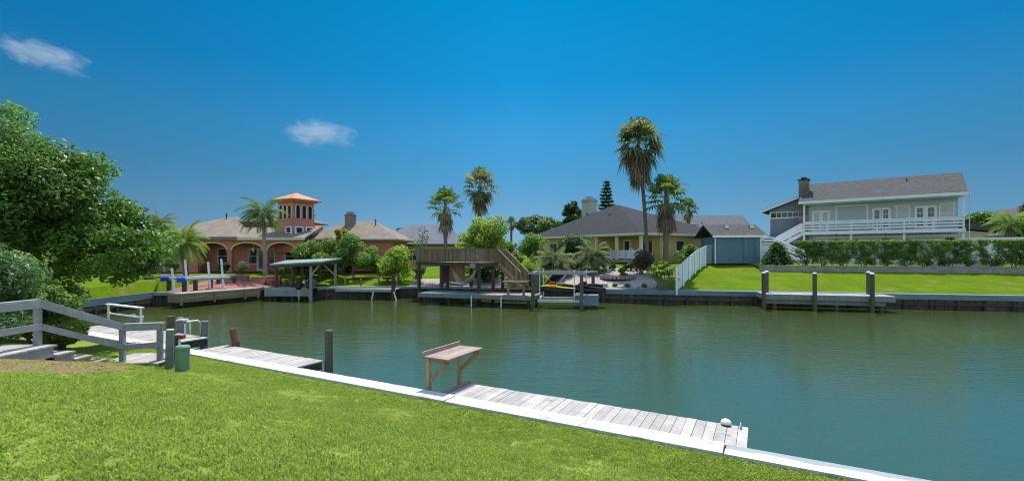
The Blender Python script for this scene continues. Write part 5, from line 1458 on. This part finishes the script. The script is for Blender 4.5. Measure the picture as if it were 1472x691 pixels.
# ---- left: docks before the pink house
w0=Vector((gx(258,33.2),33.2,0)); w1=Vector((gx(374,38.6),38.6,0)); wa2=math.atan2(w1.y-w0.y,w1.x-w0.x); wl2=(w1-w0).length
t = thing('dock', 'ochre plank-fronted dock before the pink house', 'dock', w0, wa2)
m = MB(); x=0
while x<wl2-0.02: m.box(x+0.004,min(x+0.18,wl2)-0.004,0.05,1.4,0.0,0.04); x+=0.18
m.build('decking', M['deckgrey'], t)
m = MB()
for k in range(3): m.box(-0.02,wl2,-0.02,0.045,-0.62+k*0.215,-0.62+k*0.215+0.205)
for k in range(3): m.box(-0.07,-0.025,-0.02,1.4,-0.62+k*0.215,-0.62+k*0.215+0.205)
m.build('plank_fascia', M['woodgold'], t)
m = MB()
for x in (0.1,2.4,4.8,wl2-0.2): m.box(x-0.07,x+0.07,-0.07,-0.025,-0.8,0.03)
m.build('batten', M['woodgold'], t)
for x in (0.5,3,5.5):
    m = MB(); m.tube([(x,0.5,-2.6),(x,0.5,-0.05)],0.12,8); m.build('pile', M['wooddark'], t)
# boat lift beams
l0=Vector((gx(240,34.9),35.6,0)); 
t = thing('boat_lift', 'low boat lift of pale beams with blue end caps and white guide poles', 'boat lift', (gx(240,35),35.6,0), R(35))
lm_=mw(t); 
def ppx(px,D,z): return Vector((gx(px,D),D,z))
m = MB(); m.tube([ppx(238,35.2,1.02),ppx(337,39.6,0.98)],0.12,10); m.build('beam', M['capgrey'], t, world=True)
m = MB(); m.tube([ppx(262,34.6,0.98),ppx(330,37.6,0.95)],0.11,10); m.build('beam', M['capgrey'], t, world=True)
for px,D,z in ((238,35.2,1.02),(261.5,34.55,0.98)):
    m = MB(); m.tube([ppx(px,D,z)-Vector((0.25,0.2,0.0)),ppx(px,D,z)+Vector((0.16,0.12,-0.01))],0.22,12); m.build('end_cap', M['blueplastic'], t, world=True)
for px,D in ((243,35.5),(265,34.8),(281,35.6),(303,36.8),(314,38.6),(337,39.5)):
    m = MB(); q=ppx(px,D,0); m.box(q.x-0.11,q.x+0.11,q.y-0.11,q.y+0.11,-1.2,0.86); m.build('post', M['wooddark'], t, world=True)
for px,D,pt in ((251,35.0,385),(270,35.6,373),(303,36.6,376),(322,37.6,372)):
    m = MB(); a=ppx(px,D,-0.3); b=Vector((gx(px-4,D),D,gz(pt,D))); m.tube([a,b],0.075,8); m.build('guide_pole', M['pvc'], t, world=True)
# ---- canopy dock with boat
c0_=Vector((gx(380,38.6),38.6,0)); c1_=Vector((gx(449,38.6),38.6,0)); cl=(c1_-c0_).length
t = thing('dock', 'weathered board-faced dock beneath the grey boat canopy', 'dock', c0_)
m = MB(); x=0
while x<cl-0.02: m.box(x+0.004,min(x+0.19,cl)-0.004,0.05,1.2,0.0,0.04); x+=0.19
m.build('decking', M['deckgrey'], t)
m = MB()
for k in range(3): m.box(0,cl,-0.02,0.045,-0.66+k*0.23,-0.66+k*0.23+0.22)
m.build('plank_fascia', M['railgrey'], t)
m = MB(); m.box(cl-0.75,cl+0.03,-0.06,-0.025,-0.66,0.04); m.build('end_panel', M['woodgold'], t)
for x in (0.6,2.4,cl-0.4):
    m = MB(); m.tube([(x,0.5,-2.6),(x,0.5,-0.05)],0.12,8); m.build('pile', M['wooddark'], t)
t = thing('boat_canopy', 'flat grey-green boat canopy on braced timber posts', 'boat canopy', (gx(440,39.5),39.5,0))
def cp(px,D,py=None,z=None): return Vector((gx(px,D),D,gz(py,D) if z is None else z))
rA=cp(388,39.0,381.5); rB=cp(462,38.0,377.5); rC=cp(492,42.0,372.5); rD=cp(412,43.5,375.5)
m = MB(); m.prism([rA,rB,rC,rD],(0,0,0.12)); m.build('roof', M['canopy'], t, world=True)
m = MB(); m.bar(rA+Vector((0,0.1,-0.1)),rB+Vector((0,0.1,-0.1)),0.08,0.2); m.bar(rD+Vector((0,-0.2,-0.1)),rC+Vector((0,-0.2,-0.1)),0.08,0.2); m.bar(rB+Vector((-0.1,0.2,-0.1)),rC+Vector((-0.1,-0.4,-0.1)),0.08,0.18); m.build('beam', M['wooddark'], t, world=True)
for px,D,mt in ((397,39.1,'wooddark'),(421,38.9,'wooddark'),(447,38.6,'railgrey'),(482,41.5,'railgrey'),(459,42.3,'wooddark'),(434,43.0,'wooddark')):
    f=cp(px,D,z=0); m = MB(); m.box(f.x-0.09,f.x+0.09,f.y-0.09,f.y+0.09,-1.3,1.98); m.build('post', M[mt], t, world=True)
f=cp(447,38.6,z=0); g=cp(482,41.5,z=0)
m = MB(); m.bar(f+Vector((0.05,-0.1,1.1)),f+Vector((0.75,-0.05,1.95)),0.08,0.13); m.bar(g+Vector((-0.05,-0.1,1.0)),g+Vector((-0.95,-0.5,2.0)),0.08,0.13); m.bar(cp(397,39.1,z=1.5),cp(402,39.1,z=1.95),0.07,0.1); m.build('brace', M['railgrey'], t, world=True)
# boat with two outboards
P=(gx(448,41.0),40.9,-0.55)
bt = thing('motorboat', 'dark motorboat under the canopy with two outboard engines', 'motorboat', P, R(100))
m=MB(); rings=[]
for x,w,zb,zt in ((-2.0,0.9,-0.25,0.55),(0,1.0,-0.3,0.6),(1.6,0.8,-0.2,0.75),(2.8,0.1,0.3,0.95)): rings.append([(x,0,zb),(x,-w*.8,zb+.2),(x,-w,zt),(x,w,zt),(x,w*.8,zb+.2)])
v=[p for r_ in rings for p in r_]; f=[]
for i in range(3):
    for q in range(5): f.append((i*5+q,i*5+(q+1)%5,(i+1)*5+(q+1)%5,(i+1)*5+q))
f.append((4,3,2,1,0)); f.append((15,16,17,18,19)); m.add(v,f,0.5); m.build('hull', M['black'], bt)
m=MB(); m.box(-0.6,0.3,-0.4,0.4,0.58,1.15); m.build('console', M['sidingdark'], bt)
for y in (-0.42,0.42):
    m=MB(); m.tube([(-2.25,y,0.45),(-2.25,y,0.6),(-2.25,y,1.0),(-2.2,y,1.18)],[0.16,0.27,0.27,0.12],10); q=m.build('outboard_engine', M['black'], bt)
    m=MB(); m.box(-2.32,-2.14,y-0.06,y+0.06,-0.4,0.45); m.box(-2.5,-2.05,y-0.15,y+0.15,-0.1,-0.06); m.build('engine_leg', M['alu'], q)
# bench on the dock
t = thing('bench', 'low ochre slatted bench on the brick terrace by the canopy', 'bench', (gx(405,40.6),40.6,far_z(gx(405,40.6),40.6)+0.03))
m=MB()
for k in range(3): m.box(-0.95,0.95,-0.2+k*0.14,-0.08+k*0.14,0.42,0.46)
m.build('seat', M['woodgold'], t)
for x in (-0.8,-0.25,0.3,0.8):
    for y in (-0.15,0.15):
        m=MB(); m.box(x-0.035,x+0.035,y-0.035,y+0.035,0,0.415); m.build('leg', M['woodgold'], t)
# fishing dock with rail
e0=Vector((gx(482,39.4),39.4,0)); e1=Vector((gx(569,38.9),38.9,0)); ea=math.atan2(e1.y-e0.y,e1.x-e0.x); el_=(e1-e0).length
t = thing('dock', 'low pale-edged dock with timber rail between canopy and raised deck', 'dock', e0, ea)
m=MB(); x=0
while x<el_-0.02: m.box(x+0.004,min(x+0.19,el_)-0.004,0.05,1.5,-0.14,-0.10); x+=0.19
m.build('decking', M['deckgrey'], t)
m=MB(); m.box(0,el_,-0.02,0.045,-0.34,-0.09); m.build('fascia', M['capgrey'], t)
m=MB(); m.bar((0.1,1.5,0.85),(el_-0.3,1.5,0.85),0.1,0.07); rl=m.build('rail', M['woodtan'], t)
for x in (0.15,1.6,3.2,el_-0.4):
    m=MB(); m.box(x-0.06,x+0.06,1.44,1.56,-0.1,0.81); m.build('rail_post', M['wooddeck'], t)
for x,sl in ((el_-1.9,-0.2),(el_-0.15,0.3)):
    m=MB(); m.tube([(x+sl,-0.12,-1.3),(x,-0.08,-0.3)],0.06,7); m.build('pile', M['pvc'], t)
m=MB(); m.box(el_-0.35,el_-0.1,-0.1,0.15,-1.5,1.1); m.build('mooring_post', M['wooddark'], t)
# ------------------------------------------------------------ palms and trees of the far bank
def fb(px, D, dz=0.0):
    x=gx(px,D); return (x, D, far_z(x,D)+dz)
def tp(px, py, D): return (gx(px,D), D, gz(py,D))
fan_palm('fan_palm','very tall shaggy fan palm rising beside the yellow house porch', fb(931,44.5), tp(917,205,44.5), 0.20,0.15, 44, 66, 1.55,1.5, 41, gm='frondgrey', el=(-55,85), skirt=(2.6,1), stalks=12, bow=(0.15,0), droop=0.45)
fan_palm('fan_palm','full green fan palm with brown skirt, right of the tallest palm', fb(957,41.0), tp(958,283,41.0), 0.27,0.2, 30, 36, 1.25,1.25, 42, gm='frond', el=(-35,85), skirt=(1.9,1), stalks=3)
fan_palm('fan_palm','slim fan palm rising just behind the raised deck', fb(641,43.0), tp(640,296,43.0), 0.2,0.15, 26, 24, 1.05,1.2, 43, gm='frond', el=(-25,85), skirt=(1.2,1), stalks=2)
fan_palm('fan_palm','shaggy round-headed fan palm behind the dense bushy tree', fb(689,52.0), tp(690,266,52.0), 0.22,0.18, 40, 44, 1.15,1.35, 44, gm='frondgrey', el=(-60,88), skirt=(2.2,1), stalks=4, droop=0.4)
fan_palm('fan_palm','tiny distant fan palm above the tropical shrubs', fb(735,85.0), tp(735,320,85.0), 0.22,0.18, 26, 8, 0.75,0.7, 45, gm='frond', el=(-20,85), skirt=(0.8,1))
fan_palm('fan_palm','distant fan palm top peeking out right of the full green palm', fb(990,58.0), tp(990,299,58.0), 0.2,0.16, 26, 10, 0.85,0.8, 46, gm='frond', el=(-25,85), skirt=(0.9,1))
fan_palm('fan_palm','small young fan palm at the far canal edge by the white fence', fb(951,36.6), (gx(951,36.6),36.6,1.25), 0.16,0.14, 26, 8, 0.8,0.75, 47, gm='frondlime', el=(-5,85), skirt=(0.6,1), droop=0.5)
feather_palm('queen_palm','windblown queen palm with pale trunk before the pink tower', fb(382,43.0), tp(378,308,43.0), 0.17,0.14, 26, 2.6, 0.55, 48, gm='frond', droop=1.25, wind=(-0.05,0), dead=4, el=(-15,75), nl=26)
feather_palm('queen_palm','drooping queen palm left of the pink arcade by the boat lift', fb(268,40.0), tp(264,348,40.0), 0.22,0.2, 30, 2.5, 0.6, 49, gm='frondlime', tm='palmtrunk', droop=1.2, dead=8, el=(-25,80), nl=26)
feather_palm('queen_palm','grey-green palm partly hidden behind the big leafy tree', fb(230,46.0), tp(231,322,46.0), 0.2,0.16, 26, 2.2, 0.5, 50, gm='frondgrey', droop=1.4, wind=(0.04,0), dead=4, el=(-30,80), nl=24)
feather_palm('date_palm','bushy pygmy date palm before the yellow wall, left one', fb(797,42.5), (gx(797,42.5),42.5,far_z(gx(797,42.5),42.5)+1.0), 0.16,0.14, 44, 2.3, 0.55, 51, gm='frondgrey', tm='palmtrunk', droop=1.1, el=(0,80), nl=26)
feather_palm('date_palm','bushy pygmy date palm left of the white porch railing', fb(852,43.5), (gx(852,43.5),43.5,far_z(gx(852,43.5),43.5)+1.15), 0.16,0.14, 44, 2.25, 0.55, 52, gm='frondgrey', tm='palmtrunk', droop=1.25, el=(-10,80), nl=26)
feather_palm('areca_palm','bright feathery palm clump beside the raised deck stairs', fb(752,40.5), (gx(752,40.5),40.5,far_z(gx(752,40.5),40.5)+0.5), 0.14,0.12, 40, 2.5, 0.55, 53, gm='frondlime', tm='palmtrunk', droop=0.9, el=(10,80), nl=26)
feather_palm('coconut_palm','yellowish feathery palm beyond the hedge at far right', fb(1452,52.0), tp(1452,322,52.0), 0.2,0.16, 26, 2.4, 0.55, 54, gm='frondlime', droop=1.1, dead=6, el=(-25,80), nl=26)

# Norfolk pines: tiers of branches
def norfolk(name, label, base, H, r0, tiers, lm, seed, dens=1.0, lsz=0.11):
    t = thing(name, label, 'tree', base)
    m=MB(); m.tube([(base[0],base[1],base[2]-0.1),(base[0],base[1],base[2]+H)],[0.02*H+0.02,0.012],8); m.build('trunk', M['trunk'], t, world=True)
    rg=np.random.default_rng(seed); bm_=MB(); Vs=[]; vv=[]
    for k in range(tiers):
        f=0.08+0.9*k/(tiers-1); z=base[2]+H*f; L_=r0*(1-f)**0.6+0.10*r0
        for q in range(6):
            a=q*1.047+k*0.5+rg.normal(0,.12); e=rg.uniform(0.85,1.1)
            p=np.array([base[0],base[1],z]); d=np.array([math.cos(a),math.sin(a),0.12]); tip=p+d*L_*e
            bm_.tube([tuple(p),tuple(tip)],[0.02,0.008],4)
            n_=int(42*dens*max(0.3,L_/r0)); s_=rg.uniform(0.15,1.0,n_)**0.7
            P=p+d*L_*e*s_[:,None]+rg.normal(0,0.05*r0+0.02,(n_,3))*np.array([1,1,0.7])
            T=nrm(d+rg.normal(0,0.55,(n_,3))+np.array([0,0,0.25])); B=nrm(np.cross(T,rg.normal(size=(n_,3))))
            s2=lsz*rg.uniform(0.7,1.3,n_)[:,None]
            Vs.append(np.stack([P-T*s2,P+B*s2*0.4,P+T*s2,P-B*s2*0.4],axis=1)); vv.append(rg.uniform(0,1,n_))
    quads_obj('needles', np.concatenate(Vs), np.concatenate(vv), lm, t)
    bm_.build('branches', M['trunk'], t, world=True)
    return t
norfolk('norfolk_pine','tall tiered Norfolk pine behind the dark roof peak', fb(872,72.0), gz(260,72.0)-1.9, 1.75, 22, M['leafdark'], 61, dens=1.8, lsz=0.2)
norfolk('norfolk_pine','young Norfolk pine sapling at the left end of the hedge', (gx(1117,42.2),42.2,1.7), 2.1, 1.25, 11, M['leafdark'], 62, dens=2.2, lsz=0.10)

def T(name, label, px, D, ytop, ybot, wpx, lm, seed, n=5000, leaf=0.16, trunk=0.35, ry=None, nb=26, cat='tree', tr=0.14, gap=0.25):
    """tree whose crown spans ytop..ybot and wpx of the photograph at distance D"""
    base=fb(px,D); zt=gz(ytop,D); zb=gz(ybot,D); rx=wpx/2/F*D; rz_=(zt-zb)/2
    c=(base[0],D,(zt+zb)/2)
    return tree(name, label, cat, base, max(0.4,(zb-base[2])+rz_*0.6), c, (rx*0.86,ry or rx*0.8,rz_*0.86), nb, min(rx,rz_)*0.36, n, leaf, M[lm], seed, tr=tr, shell=gap)
T('broadleaf_tree','rounded green tree left of the canopy dock lawn', 460,45.5,336,398,90,'leafmid',71,8000,0.11)
T('broadleaf_tree','spreading green tree with visible trunk behind the fishing dock', 508,44.5,334,394,88,'leafmid',72,8000,0.11, trunk=0.5)
T('broadleaf_tree','yellow-tinged bushy treetop between the two rounded green trees', 492,47.0,326,352,30,'leafyellow',73,1200,0.11, nb=10)
T('fruit_tree','loose lime-green tree left of the raised deck', 572,42.5,350,406,66,'leaflime',74,3400,0.12, nb=22)
T('fruit_tree','wispy sparse tree before the pale grey bungalow roof', 606,44.0,322,380,36,'leafgrey',75,500,0.10, nb=16, tr=0.06)
T('broadleaf_tree','dense bright bushy tree behind the raised deck', 694,44.0,303,388,84,'leaflime',76,11000,0.13, nb=44, tr=0.2)
T('oak_tree','light grey-green oak left of the dark roof', 772,84.0,304,345,84,'leafgrey',77,5000,0.24, nb=30)
T('oak_tree','dark upright oak behind the dark roof slope', 825,88.0,281,340,40,'leafdark',78,4500,0.24, nb=22)
T('oak_tree','pale bushy oak between the two others behind the dark roof', 793,80.0,312,345,50,'leafmid',79,3000,0.22, nb=18)
T('broadleaf_tree','dark green tree right behind the balcony house', 1405,66.0,297,345,50,'leafmid',80,4500,0.18, nb=26)
T('broadleaf_tree','green tree over the hedge near the right edge', 1478,52.0,308,350,60,'leafmid',81,4500,0.15, nb=26)
T('purple_tree','tall purple-leaved tree at the right edge', 1490,70.0,276,330,44,'leafred',82,3000,0.2, nb=18)
T('broadleaf_tree','pale shrub-like tree behind the board fence by the stairs', 1104,54.0,332,372,26,'leafmid',83,1800,0.12, nb=12)
T('broadleaf_tree','green tree at the left bank behind the big leafy tree', 150,48.0,330,398,150,'leafmid',84,6000,0.2, nb=30)
T('broadleaf_tree','distant treetop above the pale grey bungalow roof', 576,95.0,324,350,22,'leafmid',85,1000,0.25, nb=10)
def S(name,label,px,D,w,h,lm,seed,n=1800,leaf=0.09,fl=None,nb=16,asp=0.45):
    b=fb(px,D); r=w/2/F*D; hh=h/2/F*D
    return shrub(name,label,'bush',b,(r,r*0.8,hh),n,leaf,M[lm],seed,nb=nb,br=min(r,hh)*0.42,flowers=fl,aspect=asp)
S('plumeria','broad-leaved plumeria bush behind the white picket fence', 986,44.5,44,38,'leafmid',91,2600,0.12,('flowerpink',60,0.07))
S('garden_shrub','dark purple-leaved shrub at the foot of the tallest palm', 922,41.5,38,42,'leafred',92,2600,0.09)
S('bougainvillea','small red-flowered bush at the porch corner', 907,43.0,12,16,'leafmid',93,600,0.07,('flowerred',200,0.06),nb=8)
S('garden_shrub','clipped round shrub inside the stone-edged planter', 895,40.4,16,20,'leafmid',94,1200,0.07,nb=10)
S('garden_shrub','lime-green clump behind the boat lift', 776,39.5,34,26,'leafyellow',95,1600,0.09)
S('garden_shrub','low green shrub row between the two date palms', 826,43.6,40,18,'leafmid',96,1500,0.09)
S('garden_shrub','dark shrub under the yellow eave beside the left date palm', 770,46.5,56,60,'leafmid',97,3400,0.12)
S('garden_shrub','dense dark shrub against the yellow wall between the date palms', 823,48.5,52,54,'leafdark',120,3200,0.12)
S('garden_shrub','green shrub against the yellow wall right of the second date palm', 866,48.0,24,36,'leafmid',121,1500,0.11)
S('garden_shrub','tall lush shrub left of the bright feathery palm', 728,45.0,36,50,'leafmid',122,2600,0.13)
S('garden_shrub','low dark shrub beneath the left date palm', 800,41.2,50,16,'leafdark',123,1700,0.09)
S('garden_shrub','low green shrub beneath the second date palm', 850,42.2,34,14,'leafmid',124,1200,0.09)
S('garden_shrub','mid-green shrub at the right side of the raised deck stairs', 742,43.0,34,44,'leafmid',98,2200,0.12)
S('garden_shrub','silvery agave-like clump on the pink house terrace', 348,44.6,22,22,'leafgrey',99,900,0.1,nb=10,asp=0.25)
S('garden_shrub','dark shrub under the pink arches, left of the silvery clump', 322,45.2,26,20,'leafdark',100,1000,0.09,nb=10)
S('garden_shrub','green shrub at the right end of the pink terrace wall', 408,44.5,30,20,'leafmid',101,1100,0.09,nb=10)
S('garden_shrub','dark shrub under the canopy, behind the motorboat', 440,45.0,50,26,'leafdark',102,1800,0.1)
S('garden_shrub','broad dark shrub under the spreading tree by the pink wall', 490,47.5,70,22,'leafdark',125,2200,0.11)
S('garden_shrub','leafy shrub between fishing dock lawn and bungalow', 545,46.5,50,34,'leafmid',126,2400,0.11)
S('garden_shrub','sprawling shrub at the left end of the pink terrace', 248,44.0,30,26,'leafmid',103,1200,0.1)
S('garden_shrub','low lime shrub by the fishing dock rail, right end', 556,43.0,34,22,'leaflime',104,1400,0.09)
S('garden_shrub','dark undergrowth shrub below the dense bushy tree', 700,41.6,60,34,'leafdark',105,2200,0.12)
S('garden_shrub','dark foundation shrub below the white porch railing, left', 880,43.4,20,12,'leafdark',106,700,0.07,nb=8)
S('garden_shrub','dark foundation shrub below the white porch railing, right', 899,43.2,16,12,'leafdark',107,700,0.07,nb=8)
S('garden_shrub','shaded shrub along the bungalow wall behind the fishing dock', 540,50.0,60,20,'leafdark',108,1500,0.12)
S('garden_shrub','grey shrub below the slim palm, left of the raised deck', 603,42.2,24,36,'leafgrey',109,1000,0.1)
for k,(px,D,lab) in enumerate(((884,38.2,'small grassy tuft on the gravel edge, nearest the boat lift'),(902,37.9,'small grassy tuft on the gravel edge, middle one'),(926,37.6,'small grassy tuft on the gravel edge, nearest the small palm'))):
    b=fb(px,D); bl=[(b[0],b[1],b[2]+0.12,0.22,0.2,0.2)]
    V,var=leaf_cloud(bl,220,0.13,110+k,aspect=0.15); o=quads_obj('ornamental_grass',V,var,M['leafmid'],None,b); tag(o,lab,'grass tuft','grass tufts on the gravel edge')
# distant woodland that closes the horizon
bl=[]; rg=np.random.default_rng(5)
for k in range(150):
    x=-230+460*k/149; D=150+rg.uniform(-12,12); bl.append((x,D,2+rg.uniform(1.0,2.2),2.6,2.4,rg.uniform(1.6,2.6)))
V,var=leaf_cloud(bl,14000,0.5,6); o=quads_obj('woodland',V,var,M['leafdark'],None,(0,150,2)); tag(o,kind='stuff')

# ------------------------------------------------------------ clouds: thin real volumes far away
def cloud(label, px, py, D, w, h, tilt, dens, seed):
    c=Vector((gx(px,D),D,gz(py,D))); W=w/F*D; H=h/F*D
    bm=bmesh.new(); bmesh.ops.create_icosphere(bm,subdivisions=3,radius=1.0)
    for v in bm.verts: v.co=Vector((v.co.x*W/2,v.co.y*W/3,v.co.z*H/2))
    me=bpy.data.meshes.new('cloud'); bm.to_mesh(me); bm.free()
    o=bpy.data.objects.new('cloud',me); COL.objects.link(o); o.location=c; o.rotation_euler=(0,R(tilt),0)
    mt=bpy.data.materials.new('cloud_vapour'); mt.use_nodes=True; nt=mt.node_tree; nt.nodes.clear(); L=nt.links.new
    out=nd(nt,'ShaderNodeOutputMaterial'); pv=nd(nt,'ShaderNodeVolumePrincipled'); pv.inputs['Color'].default_value=(1,1,1,1); pv.inputs['Anisotropy'].default_value=0.0
    tc=nd(nt,'ShaderNodeTexCoord'); mp=nd(nt,'ShaderNodeMapping'); mp.inputs['Scale'].default_value=(2/W,3/W,2/H); L(tc.outputs['Object'],mp.inputs['Vector'])
    ln=nd(nt,'ShaderNodeVectorMath',operation='LENGTH'); L(mp.outputs[0],ln.inputs[0])
    mr=nd(nt,'ShaderNodeMapRange'); mr.inputs['From Min'].default_value=0.1; mr.inputs['From Max'].default_value=1.0; mr.inputs['To Min'].default_value=1.0; mr.inputs['To Max'].default_value=0.0; L(ln.outputs['Value'],mr.inputs['Value'])
    n=nd(nt,'ShaderNodeTexNoise'); n.inputs['Scale'].default_value=4.5/W; n.inputs['Detail'].default_value=6; n.inputs['Roughness'].default_value=0.6; n.inputs['Distortion'].default_value=1.0
    m2=nd(nt,'ShaderNodeMapping'); m2.inputs['Location'].default_value=(seed*13.0,seed*7.0,0); m2.inputs['Scale'].default_value=(0.8,1,1.7); L(tc.outputs['Object'],m2.inputs['Vector']); L(m2.outputs[0],n.inputs['Vector'])
    sc=nd(nt,'ShaderNodeMath',operation='MULTIPLY'); sc.inputs[1].default_value=2.6; L(n.outputs['Fac'],sc.inputs[0]); ad=nd(nt,'ShaderNodeMath',operation='ADD'); L(mr.outputs[0],ad.inputs[0]); L(sc.outputs[0],ad.inputs[1])
    r2=nd(nt,'ShaderNodeMapRange'); r2.inputs['From Min'].default_value=1.55; r2.inputs['From Max'].default_value=2.7; r2.inputs['To Min'].default_value=0; r2.inputs['To Max'].default_value=dens; L(ad.outputs[0],r2.inputs['Value'])
    L(r2.outputs[0],pv.inputs['Density']); L(pv.outputs[0],out.inputs['Volume'])
    me.materials.append(mt); tag(o,label,'cloud')
cloud('larger wispy white cloud in the sky above the pink house', 458,191,1500,118,48,6,0.011,1)
cloud('faint slanting cloud high at the left edge of the sky', 62,79,1500,145,50,16,0.007,2)
